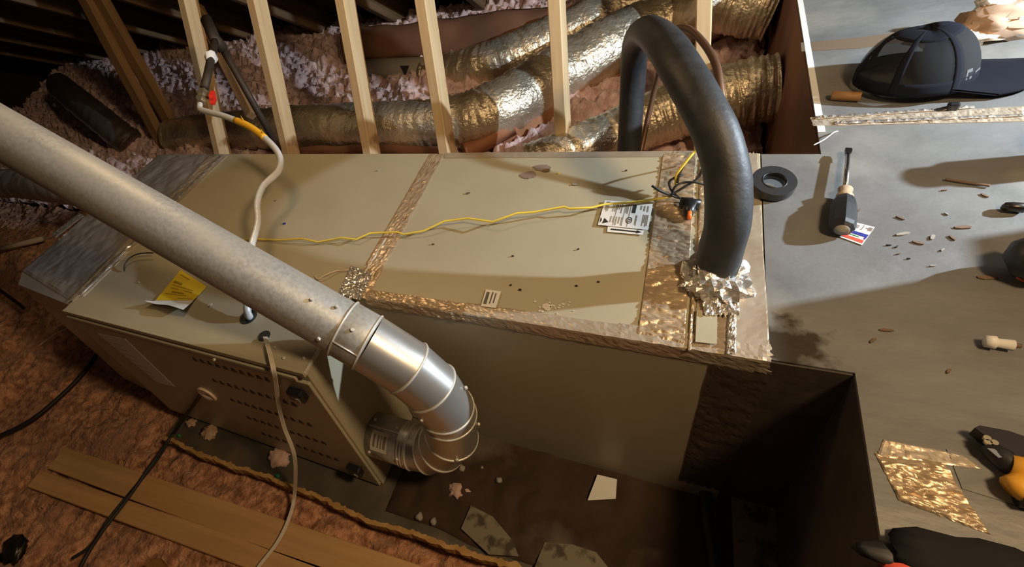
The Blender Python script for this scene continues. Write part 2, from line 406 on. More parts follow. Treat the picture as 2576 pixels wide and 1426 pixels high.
# louvre holes: 5 rows of 11
h0 = None
for r in range(5):
    for c in range(11):
        x = -.945+c*.0249; z = .462-r*.0903
        wm = Matrix.Translation((x, YF-.0046, z-.006))
        if h0 is None:
            h0 = G().prism([(-.0078, 0, 0), (.0078, 0, 0), (.003, 0, .014), (-.003, 0, .014)], (0, -1, 0), .001).make('louvre_hole', 'black_print', door)
            W[h0] = wm; h0.matrix_basis = W[door].inverted() @ wm
        else: share('louvre_hole', h0, wm, door)
# door latches
for (px, py) in ((748, 993), (893, 1183)):
    p = PY(px, py, YF-.012)
    k = G().box(p+Vector((-.021, -.010, -.016)), p+Vector((.021, .010, .016)), bev=.006).make('door_latch', 'black_plastic', door)
    G().box(p+Vector((.004, -.012, -.008)), p+Vector((.012, -.0102, .004))).make('latch_slot', 'chip_grey', k)
p = PY(522, 990, YF-.004)
cap = G().lathe([(.0, 0), (.030, 0), (.031, .004), (.026, .007), (.024, .004), (.0, .004)], Matrix.Translation(p) @ Matrix.Rotation(math.pi/2, 4, 'X')).make('round_cap', 'beige_plastic', door, True)
# rating sheet on the door
q = [PY(x, y, YF-.0046) for x, y in ((245, 838), (315, 852), (440, 972), (396, 962))]
lb = sheet('rating_label', q, (0, -1, 0), 'white_paper', door)
g = G()
for i in range(7):
    z = q[0].z-.03-i*.026
    g.box((q[0].x+.022, YF-.0056, z-.002), (q[0].x+.022+random.uniform(.05, .085), YF-.0053, z+.001))
g.make('label_print', 'chip_grey', lb)
# knock-out holes with grommets on the top panel
def disc(name, c, r, m, parent, h=.001, seg=24):
    return G().prism([c+Vector((r*math.cos(2*math.pi*i/seg), r*math.sin(2*math.pi*i/seg), 0)) for i in range(seg)], UP, h).make(name, m, parent)
ha, hb = PZ(625, 797, TOP), PZ(665, 845, TOP)
disc('gas_knockout', ha, .021, 'black_print', fu); disc('cord_grommet', hb, .014, 'black_print', fu)
# paper tag on the top panel: yellow with a curled white foot
def tp(x, y): return PZ(x, y, TOP)
ty = sheet('yellow_tag', [tp(455, 680)+UP*.001, tp(521, 722)+UP*.001, tp(489, 758)+UP*.004, tp(394, 758)+UP*.004], UP, 'yellow_paper', fu)
a, b, c, d = tp(394, 758), tp(489, 758), tp(470, 790), tp(374, 768)
vv = []; ff = []
for j in range(9):
    for i in range(11):
        u, v = i/10, j/8; q = a*(1-u)*(1-v)+b*u*(1-v)+c*u*v+d*(1-u)*v
        vv.append(q+UP*(.004+.014*v*v+.004*math.sin(u*7+v*3)*v))
for j in range(8):
    for i in range(10): ff.append((j*11+i, j*11+i+1, j*11+12+i, j*11+11+i))
make('tag_foot', vv, ff, 'white_paper', ty, True)
g = G()
def quadline(P, u0, u1, v0, v1, dz, g):
    a, b, c, d = P
    f = lambda u, v: a*(1-u)*(1-v)+b*u*(1-v)+c*u*v+d*(1-u)*v+UP*dz
    g.prism([f(u0, v0), f(u1, v0), f(u1, v1), f(u0, v1)], UP, .0003)
QT = [tp(455, 680)+UP*.0012, tp(521, 722)+UP*.0012, tp(489, 758)+UP*.0042, tp(394, 758)+UP*.0042]
for v0, u0, u1, h in ((.10, .10, .45, .03), (.33, .08, .36, .07), (.46, .10, .80, .015), (.56, .12, .38, .02), (.56, .55, .8, .02), (.66, .25, .6, .05), (.76, .12, .72, .015), (.90, .55, .95, .03)):
    quadline(QT, u0, u1, v0, v0+h, .0006, g)
g.make('tag_print', 'yellow_print', ty)
# ------------------------------------------------------------------ coil cabinet
co = thing('coil_cabinet', ((XJ+XC)/2, .82, 0), 'tan sheet metal coil cabinet with taped joints beside the furnace', 'cabinet')
G().box((XJ+.001, YC, .002), (XC, YB, TOP-.0005), bev=.003).make('cabinet', 'cabinet_paint', co)
# foil tape over the furnace joint
jl = [tp(868, 742), tp(940, 600), tp(1030, 480), tp(1092, 388)]; jr = [tp(925, 748), tp(1003, 590), tp(1075, 480), tp(1118, 388)]
patch('joint_tape', [tp(875, 745), tp(922, 752), tp(1118, 388), tp(1082, 388)], 'foil_tape', co, 14, 60, .003, 110, jag=.02, seed=1)
patch('joint_tape', [tp(852, 742), tp(908, 758), tp(938, 690), tp(884, 670)], 'bright_foil', co, 22, 26, .006, 120, seed=2, lift=.003, jag=.04)
# corner tape along the front top edge: one flap on top, one folded down the side
def edge_strip(nm, x0, x1, wtop, wside, m, seed, amp=.002):
    patch(nm, [(x0, YC+wtop, TOP), (x1, YC+wtop*1.05, TOP), (x1, YC-.001, TOP), (x0, YC-.001, TOP)], m, co, int((x1-x0)*170)+4, 10, amp, 85, seed=seed, jag=.06)
    patch(nm, [(x0, YC, TOP+.001), (x1, YC, TOP+.001), (x1, YC, TOP-wside), (x0, YC, TOP-wside*.9)], m, co, int((x1-x0)*170)+4, 8, amp, 70, seed=seed+3, jag=.10)
edge_strip('corner_tape', -.560, -.335, .022, .030, 'foil_tape', 5, .004)
edge_strip('corner_tape', -.340, -.060, .026, .030, 'plain_foil', 6)
edge_strip('corner_tape', -.065, XC+.004, .030, .032, 'plain_foil', 7, .002)
# back edge tape
patch('back_tape', [tp(1118, 398), tp(1120, 385), tp(1760, 380), tp(1755, 394)], 'plain_foil', co, 6, 60, .0008, 60, seed=8)
# wide foil tape field at the plenum end
patch('end_tape', [tp(1604, 838), tp(1722, 868), tp(1752, 384), tp(1668, 386)], 'foil_tape', co, 44, 130, .0050, 75, seed=9, jag=.02, ani=(.35, 1.2, 1))
patch('end_tape', [tp(1740, 870), tp(1835, 890), tp(1850, 700), tp(1762, 690)], 'plain_foil', co, 24, 40, .002, 60, seed=10, jag=.01, ani=(.4, 1.2, 1))
patch('end_tape', [tp(1836, 893), tp(1937, 888), tp(1905, 386), tp(1850, 384)], 'plain_foil', co, 24, 90, .0012, 45, seed=12, jag=.02, ani=(.5, 1, 1))
patch('end_tape', [tp(1752, 700), tp(1846, 700), tp(1880, 420), tp(1760, 400)], 'foil_tape', co, 30, 80, .0055, 75, seed=13, jag=.02, ani=(.45, 1.2, 1))
sheet('inspection_plate', [tp(1748, 866)+UP*.0055, tp(1802, 872)+UP*.0055, tp(1803, 790)+UP*.0055, tp(1752, 786)+UP*.0055], UP, 'cabinet_paint', co, .0012)
patch('foil_ridge', [tp(1826, 895)+UP*.004, tp(1850, 895)+UP*.004, tp(1852, 700)+UP*.004, tp(1838, 700)+UP*.004], 'bright_foil', co, 8, 50, .010, 100, seed=14, jag=.05)
patch('foil_ridge', [tp(1730, 885)+UP*.003, tp(1738, 885)+UP*.003, tp(1750, 690)+UP*.003, tp(1744, 690)+UP*.003], 'foil_tape', co, 4, 40, .004, 100, seed=15)
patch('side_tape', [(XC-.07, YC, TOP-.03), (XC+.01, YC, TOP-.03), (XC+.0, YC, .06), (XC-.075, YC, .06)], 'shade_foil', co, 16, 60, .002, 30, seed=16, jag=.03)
# labels on the coil top
def label_sheet(px, parent, m='white_paper', name='label_sheet', dz=.0012):
    P = [tp(*p)+UP*dz for p in px]; return sheet(name, P, UP, m, parent, .0005), [p+UP*.0008 for p in P]
wl, WQ = label_sheet(((1522, 507), (1642, 517), (1630, 582), (1504, 569)), co, name='warning_label', dz=.0035)
g = G(); random.seed(3)
for (u0, u1, v0, v1, n) in ((.06, .14, .05, .55, 3), (.22, .44, .06, .5, 5), (.22, .50, .62, .95, 5), (.50, .56, .05, .55, 2), (.78, .98, .1, .35, 3), (.72, .76, .5, .95, 2), (.86, .98, .45, .95, 4)):
    for i in range(n):
        u = u0+(u1-u0)*i/n
        quadline(WQ, u, u+(u1-u0)/n*.4, v0, v0+(v1-v0)*random.uniform(.6, 1), 0, g)
g.make('label_print', 'chip_grey', wl)
g = G(); quadline(WQ, .62, .69, .10, .42, 0, g)
f = lambda u, v: WQ[0]*(1-u)*(1-v)+WQ[1]*u*(1-v)+WQ[2]*u*v+WQ[3]*(1-u)*v
g.prism([f(.10, .72), f(.20, .86), f(.08, .93)], UP, .0003)            # hazard triangle
g.prism([f(.02, .70), f(.055, .80), f(.03, .92)], UP, .0003)
for r0, r1 in ((.062, .05), (.03, .018)):
    for i in range(20):
        a0, a1 = 2*math.pi*i/20, 2*math.pi*(i+1)/20
        g.prism([f(.60+r*math.cos(t), .72+2.0*r*math.sin(t)) for r, t in ((r0, a0), (r0, a1), (r1, a1), (r1, a0))], UP, .0003)
for i in (.30, .47, .58): quadline(WQ, i, i+.005, .04, .96, 0, g)
g.make('label_symbol', 'black_print', wl)
al, AQ = label_sheet(((1529, 571), (1620, 582), (1616, 593), (1527, 585)), co, name='airflow_label', dz=.002)
f = lambda u, v: AQ[0]*(1-u)*(1-v)+AQ[1]*u*(1-v)+AQ[2]*u*v+AQ[3]*(1-u)*v
G().prism([f(.1, .38), f(.82, .38), f(.82, .15), f(.95, .5), f(.82, .85), f(.82, .62), f(.1, .62)], UP, .0004).make('airflow_arrow', 'black_print', al)
sl, SQ = label_sheet(((1223, 731), (1261, 736), (1248, 778), (1210, 773)), co, name='serial_label', dz=.0035)
g = G()
for u0, v0, v1, wd in ((.12, .15, .85, .20), (.48, .12, .8, .08), (.70, .15, .75, .08)): quadline(SQ, u0, u0+wd, v0, v1, 0, g)
g.make('label_print', 'grey_print', sl)
# stains and mastic dust on the top
def splat(px, py, r, m, name, parent, sq=.6, seed=1, h=.0006, z=TOP):
    c = PZ(px, py, z)+UP*.0004; n = 18
    pts = []
    for i in range(n):
        a = 2*math.pi*i/n; k = r*(1+.5*noise.noise((math.cos(a)*1.4+seed, math.sin(a)*1.4, seed)))
        pts.append(c+Vector((k*math.cos(a), k*sq*math.sin(a), 0)))
    return G().prism(pts, UP, h).make(name, m, parent)
splat(1330, 441, .019, 'stain', 'purple_stain', co, .7, 1); splat(1362, 422, .020, 'stain', 'purple_stain', co, .6, 2)
splat(1377, 772, .010, 'dust_white', 'mastic_spot', co, .8, 3)
random.seed(5)
for i in range(26):
    px, py = 1377+random.gauss(0, 26), 772+random.gauss(0, 11)
    splat(px, py, random.uniform(.0012, .0032), 'dust_white', 'mastic_speck', co, .8, i)
# ------------------------------------------------------------------ plenum: short neck + wide transverse box
pn = thing('supply_plenum', (.9, .9, 0), 'large grey foil faced duct board plenum box filling the right side', 'plenum')
G().prism([(XC+.001, YC+.004, .0), (XP, YC+.004, 0), (XP, -.40, 0), (1.75, -.40, 0), (1.75, 2.62, 0), (XP, 2.62, 0), (XP, YB-.006, 0), (XC+.001, YB-.006, 0)], UP, TOP).make('box', 'grey_facing', pn)
G().box((XP-.0015, -.39, .0), (XP+.001, YC, TOP-.006)).make('shaded_side', 'shaded_facing', pn)  # dark sheets paint the shade onto the plenum's near faces
G().box((XC+.002, YC+.0015, .004), (XP+.001, YC+.005, TOP-.004)).make('shaded_side', 'shaded_facing', pn)
G().box((XP-.0015, YB, .0), (XP+.001, 2.61, TOP-.006)).make('brown_side', 'kraft', pn)
# foil seam along X on top
patch('seam_tape', [tp(2038, 296), tp(2576, 268), tp(2576, 306), tp(2046, 318)], 'plain_foil', pn, 90, 10, .003, 60, seed=21, jag=.03)
patch('seam_ridge', [tp(2100, 309)+UP*.003, tp(2576, 291)+UP*.003, tp(2576, 296)+UP*.003, tp(2098, 316)+UP*.003], 'bright_foil', pn, 80, 3, .004, 70, seed=22)
patch('seam_ridge', [tp(2050, 296)+UP*.003, tp(2450, 270)+UP*.003, tp(2450, 275)+UP*.003, tp(2050, 303)+UP*.003], 'bright_foil', pn, 70, 3, .004, 70, seed=23)
sheet('edge_strip', [(XP, 1.16, TOP), (XP+.012, 1.16, TOP), (XP+.012, 2.7, TOP), (XP, 2.7, TOP)], UP, 'white_paste', pn, .0012)
sheet('shadow_strip', [tp(2014, 108), tp(2165, 95), tp(2400, 62), tp(2700, 20), tp(2700, 42), tp(2400, 86), tp(2165, 122), tp(2016, 130)], UP, 'shadow_tan', pn, .0010)  # cast shadow of a thin bar, laid on as a brown strip
pb = pn.children[0]; cc = W[pb].translation
stain_spot(MATS['grey_facing'], XC+.025-cc.x, YC+.035-cc.y, TOP-cc.z, .11, (.05, .038, .022), 38)
# torn foil flap at lower right
patch('torn_foil', [tp(2200, 1140), tp(2370, 1165), tp(2490, 1345), tp(2262, 1260)], 'foil_tape', pn, 60, 60, .006, 75, seed=24, jag=.03, big=.006, ani=(.45, 1.1, 1))
patch('torn_foil', [tp(2222, 1106), tp(2420, 1145), tp(2470, 1180), tp(2205, 1150)], 'plain_foil', pn, 40, 10, .003, 55, seed=25, jag=.03)
sheet('flat_tape', [tp(2380, 1130), tp(2576, 1190), tp(2576, 1278), tp(2420, 1230)], UP, 'grey_facing', pn, .0012)
# ------------------------------------------------------------------ return plenum on the far left
rp = thing('return_plenum', (-1.6, .75, 0), 'dull silver foil wrapped return box at the left end of the furnace', 'plenum')
pts = [(-1.80, .46), (-1.74, .40), (XL-.002, .375), (XL-.002, YB), (-1.78, YB)]
G().prism([(x, y, .0) for x, y in pts], UP, TOP-.004).make('box', 'return_foil', rp)
patch('foil_top', [(-1.79, .45, TOP-.004), (XL, .385, TOP-.004), (XL, YB, TOP-.004), (-1.785, YB, TOP-.004)], 'return_foil', rp, 50, 70, .006, 12, seed=31, big=.010)
patch('joint_tape', [tp(168, 762), tp(212, 745), tp(572, 392), tp(528, 392)], 'plain_foil', rp, 8, 70, .004, 70, seed=32, jag=.03)
patch('joint_ridge', [tp(200, 742)+UP*.003, tp(208, 742)+UP*.003, tp(560, 395)+UP*.003, tp(553, 395)+UP*.003], 'bright_foil', rp, 3, 60, .005, 60, seed=33)
patch('edge_tape', [tp(128, 590), tp(140, 598), tp(212, 543), tp(200, 536)], 'bright_foil', rp, 5, 20, .004, 70, seed=34)
# ------------------------------------------------------------------ flue
fl = thing('flue_pipe', (-.59, .43, .10), 'galvanised metal flue pipe with ribbed elbow crossing over the furnace', 'flue')
RF = .0535
S0 = Vector((XJ+.001, .417, .164)); E1 = Vector((-.470, .424, .566)); E2 = PD(0, 333, 1.03)
dm = (E2-E1).normalized()
G().tube([S0, S0+Vector((.105, 0, 0))], RF, 40).make('stub', 'galvanised', fl, True)
# elbow centre line
el = spline([S0+Vector((.085, 0, 0)), S0+Vector((.125, 0, .002)), (-.425, .418, .184), (-.372, .419, .258), (-.352, .420, .352), (-.362, .421, .445), (-.412, .423, .520), E1], 12)
cuts = [0, 8, 19, 29, 39, 50, 53, 62, 70, len(el)-1]
for k in range(len(cuts)-1):
    seg = el[cuts[k]:cuts[k+1]+1]
    a, b = seg[0], seg[-1]
    n = len(el); ta = (el[min(cuts[k]+1, n-1)]-el[max(cuts[k]-1, 0)]).normalized(); tb = (el[min(cuts[k+1]+1, n-1)]-el[max(cuts[k+1]-1, 0)]).normalized()
    def ring_at(c, t, r):
        v = Vector((0, 1, 0)); v = (v-t*v.dot(t)).normalized(); u = t.cross(v).normalized()
        return [c+(u*math.cos(x)*1.03+v*math.sin(x))*r for x in [2*math.pi*i/40 for i in range(40)]]
    ra, rb = ring_at(a, ta, RF*1.01), ring_at(b, tb, RF*1.01)
    G().add(ra+rb, [(i, (i+1) % 40, 40+(i+1) % 40, 40+i) for i in range(40)]).make('elbow_gore', 'bare_metal', fl, True)
    if k:
        ring = []
        u = ta.cross(Vector((0, 1, 0))).normalized(); v = Vector((0, 1, 0)); v = (v-ta*v.dot(ta)).normalized()
        ring = [a+(u*math.cos(t)+v*math.sin(t))*RF*1.015 for t in [2*math.pi*i/48 for i in range(49)]]
        G().tube(ring, .0028, 6, cap=False).make('bead', 'rim_metal', fl, True)
# straight run: two short collars then the long pipe
def run(a, b, r, m, nm): return G().tube([E1+dm*a, E1+dm*(a+.002), E1+dm*(b-.002), E1+dm*b], [r*.985, r, r, r*.985], 48).make(nm, m, fl, True)
run(-.004, .052, RF*1.02, 'galvanised', 'collar'); run(.048, 1.6, RF*.985, 'galvanised', 'pipe_run')
def ringat(s, r, m='rim_metal', t=.0022):
    u = dm.orthogonal().normalized(); v = dm.cross(u); c = E1+dm*s
    G().tube([c+(u*math.cos(x)+v*math.sin(x))*r for x in [2*math.pi*i/48 for i in range(49)]], t, 6, cap=False).make('bead', m, fl, True)
for s_ in (0.0, .052): ringat(s_, RF*1.03)
sx = S0+Vector((.100, 0, 0))
for dx in (0, .008, .016):
    G().tube([sx+Vector((dx-.012, math.cos(t)*RF*1.01, math.sin(t)*RF*1.01)) for t in [2*math.pi*i/40 for i in range(41)]], .0018, 6, cap=False).make('bead', 'rim_metal', fl, True)
# screws, sticker, seam on the stub
def on_cyl(c, ax, r, toward, ang=0):
    ax = Vector(ax).normalized(); t = Vector(toward); t = (t-ax*t.dot(ax)).normalized(); b = ax.cross(t)
    n = t*math.cos(ang)+b*math.sin(ang); return c+n*r, n
sm = bpy.data.meshes.new('screw_head'); g = G().lathe([(0, 0), (1, 0), (1, .5), (.7, .9), (0, .9)], None, 8); sm.from_pydata(g.v, [], g.f); sm.materials.append(MATS['rim_metal'])
def rivet(c, n, parent, r=.0035):
    return _link(bpy.data.objects.new('screw', sm), frame(c, Vector(n).orthogonal(), n) @ Matrix.Diagonal((r, r, r*1.2, 1)), parent)
for c, ax, ang in ((S0+Vector((.015, 0, 0)), (1, 0, 0), .9), (S0+Vector((.09, 0, 0)), (1, 0, 0), .8), (S0+Vector((.075, 0, 0)), (1, 0, 0), -.5), (S0+Vector((.012, 0, 0)), (1, 0, 0), -.6), (E1+dm*.03, dm, .1), (E1+dm*.075, dm, .5), (E1+dm*.075, dm, -.7), (E1+dm*.12, dm, .3)):
    p_, n_ = on_cyl(c, ax, RF*1.05 if ax is dm else RF, CAM-c, ang); rivet(p_, n_, fl, .0038)
for i, t in ((40, .3), (58, -1.2), (58, 1.15), (46, 1.3)):
    p_, n_ = on_cyl(el[i], el[i+1]-el[i-1], RF*1.01, CAM-el[i], t); rivet(p_, n_, fl, .0038)
for (px, py) in ((693, 875), (714, 901), (765, 901), (540, 905)): rivet(PZ(px, py, TOP+.0003), UP, fu, .0035)
def cyl_patch(nm, c0, ax, r, a0, a1, l0, l1, m, parent):
    vv = []; ff = []; ax = Vector(ax).normalized(); t = CAM-c0; t = (t-ax*t.dot(ax)).normalized(); b = ax.cross(t)
    for j in range(2):
        for i in range(11):
            a = a0+(a1-a0)*i/10
            vv.append(c0+ax*(l0 if j == 0 else l1)+(t*math.cos(a)+b*math.sin(a))*r)
    for i in range(10): ff.append((i, i+1, 12+i, 11+i))
    return make(nm, vv, ff, m, parent, True)
st = cyl_patch('sticker', S0, (1, 0, 0), RF+.0007, -.15, .75, .018, .062, 'dust_white', fl)
for i, (l0, l1) in enumerate(((.024, .030), (.036, .040), (.044, .047), (.051, .058))):
    cyl_patch('sticker_print', S0, (1, 0, 0), RF+.0011, .0, .55, l0, l1, 'stain', st)
G().tube([on_cyl(S0+Vector((x, 0, 0)), (1, 0, 0), RF, CAM-S0, -.30)[0] for x in (.002, .09)], .0022, 6).make('lock_seam', 'rim_metal', fl, True)
G().tube([on_cyl(E1+dm*s_, dm, RF*1.04, CAM-E1, -.55)[0] for s_ in (.0, .052)], .0016, 6).make('lock_seam', 'rim_metal', fl, True)
# ------------------------------------------------------------------ refrigerant lines
rl = thing('insulated_pipe', (.065, .72, TOP), 'thick black foam insulated refrigerant pipe arching over the coil cabinet', 'pipe')
wp = [((1797, 690), .862), ((1815, 620), .835), ((1830, 560), .812), ((1830, 450), .800), ((1806, 350), .800), ((1768, 270), .815), ((1712, 172), .860), ((1668, 108), .945), ((1625, 79), 1.14), ((1600, 110), 1.32), ((1592, 200), 1.43), ((1583, 375), 1.53), ((1578, 470), 1.55)]
path = spline([PD(*p, d) for p, d in wp], 10)
rr = [(lambda a, i=i: .0325*(1+.03*noise.noise((i*.09, math.cos(a), math.sin(a)))+.012*noise.noise((i*.5, 2*math.cos(a), 2*math.sin(a))))) for i in range(len(path))]
G().tube(path, rr, 28).make('foam_sleeve', 'foam_black', rl, True)
# crumpled foil boot at the foot
c0 = PD(1800, 690, .862); bm = bmesh.new(); bmesh.ops.create_icosphere(bm, subdivisions=4, radius=1)
for v in bm.verts:
    d = 1+.30*noise.noise(v.co*2.6)+.22*noise.noise(v.co*6)
    v.co = Vector((.052, .050, .026)) * 1 if False else Vector((v.co.x*.050*d, v.co.y*.055*d, v.co.z*.030*d))
    v.co += Vector((.068, .705, TOP+.006))
G().bm(bm).make('foil_boot', 'bright_foil', rl)
patch('foil_skirt', [tp(1770, 800)+UP*.006, tp(1858, 800)+UP*.006, tp(1862, 660)+UP*.010, tp(1752, 660)+UP*.010], 'bright_foil', rl, 30, 34, .012, 75, seed=41, jag=.06, big=.012)
cp = spline([PD(*p, d) for p, d in (((1692, 78), 1.25), ((1712, 70), 1.16), ((1740, 78), 1.10), ((1775, 115), 1.05), ((1800, 160), 1.02), ((1810, 210), 1.0), ((1818, 275), .99), ((1826, 420), .97))], 8)
cp2 = spline([PD(*p, d) for p, d in (((1692, 78), 1.25), ((1675, 120), 1.36), ((1650, 210), 1.46), ((1625, 320), 1.52), ((1610, 390), 1.54))], 6)
tag(G().tube(list(reversed(cp2))[:-1]+cp, .0075, 10).make('copper_line', 'copper_dark', None, True), 'thin dark copper line looping behind the black insulated pipe', 'pipe')
# ------------------------------------------------------------------ gas supply
gp = thing('gas_pipe', PD(690, 345, 2.0), 'dark iron gas pipe with tee and red handled shut-off valve', 'gas pipe')
T = PD(541, 100, 1.80); V = PD(507, 246, 1.66)
T2 = PD(522, 190, 1.72)
G().tube([PD(552, 108, 1.85), PD(700, 372, 2.05)], .0135, 12).make('iron_pipe', 'black_iron', gp, True)
G().tube([T, T2, PD(514, 222, 1.69)], .0145, 14).make('iron_pipe', 'black_iron', gp, True)
G().tube([PD(519, 50, 1.85), T, PD(560, 122, 1.83)], .021, 14).make('tee', 'black_iron', gp, True)
x_ = T+(T2-T)*.52; G().blob(x_, .020, .3, 3, 2, (1, 1, 1.2), 2).make('pipe_dope', 'white_paste', gp, True)
ax = (V-T2).normalized()
mz = frame(V-ax*.032, ax.orthogonal(), ax)
G().lathe([(.0, 0), (.017, 0), (.017, .010), (.020, .012), (.020, .026), (.016, .028), (.016, .036), (.020, .038), (.020, .050), (.012, .054), (.0, .054)], mz, 6).make('valve_body', 'brass', gp)
hd = (ray(548, 243)-ray(510, 243)).normalized()
hp = V+hd*.034
G().tube([V, hp], .005, 8).make('valve_stem', 'dark_steel', gp)
g = G()
for k in range(24): pass
prof = []
mh = frame(hp-hd*.004, hd.orthogonal(), hd)
vv = []
for zz in (0, .014):
    for k in range(32):
        a = 2*math.pi*k/32; r_ = .016*(1+.16*math.cos(a*4)); vv.append(mh @ Vector((r_*math.cos(a)*1.25, r_*math.sin(a), zz)))
g.add(vv, [tuple(range(32)), tuple(range(32, 64))]+[(k, (k+1) % 32, 32+(k+1) % 32, 32+k) for k in range(32)])
g.make('valve_handle', 'red_plastic', gp)
fx = thing('gas_connector', ha, 'white coated flexible gas connector with yellow tape curving down to the furnace', 'hose')
fp = spline([PD(*p, d) for p, d in (((503, 262), 1.645), ((505, 275), 1.63), ((530, 283), 1.60), ((570, 294), 1.56), ((630, 320), 1.50), ((680, 360), 1.44), ((704, 395), 1.40), ((700, 430), 1.36), ((662, 468), 1.32), ((647, 510), 1.28), ((648, 560), 1.24), ((634, 612), 1.20))], 10)
hole = spline([fp[-1], PD(624, 690, 1.165), ha+Vector((.004, .006, .02)), ha+Vector((.004, 0, -.01))], 8)
full = fp+hole[1:]
cr = [(.0092 if i < 76 else .0088*(1+.06*math.sin(i*2.4))) for i in range(len(full))]
G().tube(full, cr, 14).make('hose', 'white_coating', fx, True)
ytp = fp[34:48]
yt = G().tube(ytp, .0102, 14).make('warning_tape', 'yellow_tape', fx, True)
for i in (3, 12):
    q = ytp[i]; G().add([q+Vector((0, 0, .009)), q+Vector((.006, 0, .011)), q+Vector((.004, .002, .026)), q+Vector((.003, .006, .010))], [(0, 1, 2), (1, 3, 2), (3, 0, 2), (0, 3, 1)]).make('tape_corner', 'yellow_tape', yt)
# ------------------------------------------------------------------ white power cord
ck = [PZ(667, 848, TOP+.004), PZ(676, 880, TOP+.014), PZ(688, 930, TOP+.008), PY(694, 965, YF-.014), PY(700, 1015, YF-.016), PY(715, 1075, YF-.03), PY(741, 1150, YF-.06), PZ(741, 1240, .012), PZ(730, 1295, -.012), PZ(700, 1360, -.016), PZ(650, 1426, -.016), PZ(615, 1480, -.016)]
cpth = spline(ck, 10)
vv = []; g = G()
for k in range(3):
    off = [(p+RIGHT*((k-1)*.0032)) for p in cpth]
    g.tube(off, .0021, 8)
tag(g.make('power_cord', 'white_cord', None, True), 'flat white power cord hanging from the furnace down to the planks', 'cord')
# ------------------------------------------------------------------ yellow wire and control wires on the coil top
yw = [(560, 606), (640, 601), (700, 604), (760, 600), (800, 609), (860, 598), (897, 602), (932, 586), (1000, 584), (1016, 590), (1068, 580), (1118, 556), (1178, 549), (1240, 558), (1300, 536), (1345, 533), (1420, 520), (1432, 525), (1490, 522), (1520, 514), (1600, 508), (1648, 501), (1690, 494)]
hz = [.002, .004, .006, .012, .006, .010, .012, .010, .010, .008, .012, .020, .018, .020, .022, .020, .018, .016, .014, .010, .008, .008, .010]
g = G()
wpts = []
for (x, y), h in zip(yw, hz): wpts.append(PZ(x, y, TOP+h+.002))
g.tube(wpts, .0023, 8)
tag(g.make('yellow_wire', 'yellow_wire', None, True), 'yellow thermostat wire running along the coil cabinet top', 'wire')
g = G().tube(spline([PZ(x, y, TOP+h) for x, y, h in ((1700, 465, .02), (1702, 440, .04), (1725, 408, .06), (1745, 385, .07), (1762, 376, .06), (1790, 385, .03))], 8), .0024, 8)
tag(g.make('yellow_lead', 'yellow_wire', None, True), 'short yellow wire bent upward beside the black pipe', 'wire')
wb = thing('control_wires', tp(1720, 500), 'tangle of black control wires with an orange wire nut beside the black pipe', 'wires')
for pts in (((1640, 467, .045), (1660, 480, .035), (1685, 490, .02), (1710, 498, .012), (1745, 500, .012)),
            ((1690, 490, .02), (1698, 470, .035), (1720, 459, .04), (1752, 459, .04), (1780, 467, .03)),
            ((1770, 385, .07), (1768, 420, .055), (1755, 448, .04), (1725, 468, .03), (1692, 488, .02)),
            ((1716, 440, .03), (1685, 455, .03), (1690, 480, .02), (1712, 500, .012)),
            ((1735, 395, .06), (1712, 430, .045), (1704, 460, .03))):
    G().tube(spline([PZ(x, y, TOP+h) for x, y, h in pts], 8), .0024, 8).make('wire', 'black_cable', wb, True)
c1 = PZ(1735, 512, TOP+.014); c2 = PZ(1732, 548, TOP+.008)
G().tube([c1+Vector((-.016, .004, 0)), c1+Vector((.018, -.002, 0))], .010, 12).make('connector', 'black_plastic', wb, True)
G().tube([c1, c1+(c2-c1)*.55, c2], [.015, .010, .005], 12).make('wire_cone', 'black_plastic', wb, True)
G().tube([PZ(1735, 533, TOP+.015), PZ(1734, 550, TOP+.010)], .0042, 8).make('wire_nut', 'orange_plastic', wb, True)
# ------------------------------------------------------------------ tape roll
tc_ = PZ(1938, 476, TOP+.004)
tr = thing('tape_roll', tc_, 'roll of black electrical tape lying beside the black pipe', 'tape')
tilt = Matrix.Translation(tc_+UP*.006) @ Matrix.Rotation(.22, 4, 'X') @ Matrix.Rotation(.12, 4, 'Y')
g = G(); prof = [(.0200, .001), (.0352, .001), (.0362, .002), (.0362, .018), (.0352, .019), (.0200, .019)]; seg = 48
vv = [tilt @ Vector((r*math.cos(2*math.pi*k/seg), r*math.sin(2*math.pi*k/seg), z)) for r, z in prof for k in range(seg)]
n = len(prof); ff = [(i*seg+k, i*seg+(k+1) % seg, ((i+1) % n)*seg+(k+1) % seg, ((i+1) % n)*seg+k) for i in range(n) for k in range(seg)]
g.add(vv, ff).make('winding', 'black_rubber', tr)
g = G(); prof = [(.0185, .0005), (.0202, .0005), (.0202, .0195), (.0185, .0195)]
vv = [tilt @ Vector((r*math.cos(2*math.pi*k/seg), r*math.sin(2*math.pi*k/seg), z)) for r, z in prof for k in range(seg)]
n = 4; g.add(vv, [(i*seg+k, i*seg+(k+1) % seg, ((i+1) % n)*seg+(k+1) % seg, ((i+1) % n)*seg+k) for i in range(n) for k in range(seg)]).make('core', 'black_plastic', tr, True)
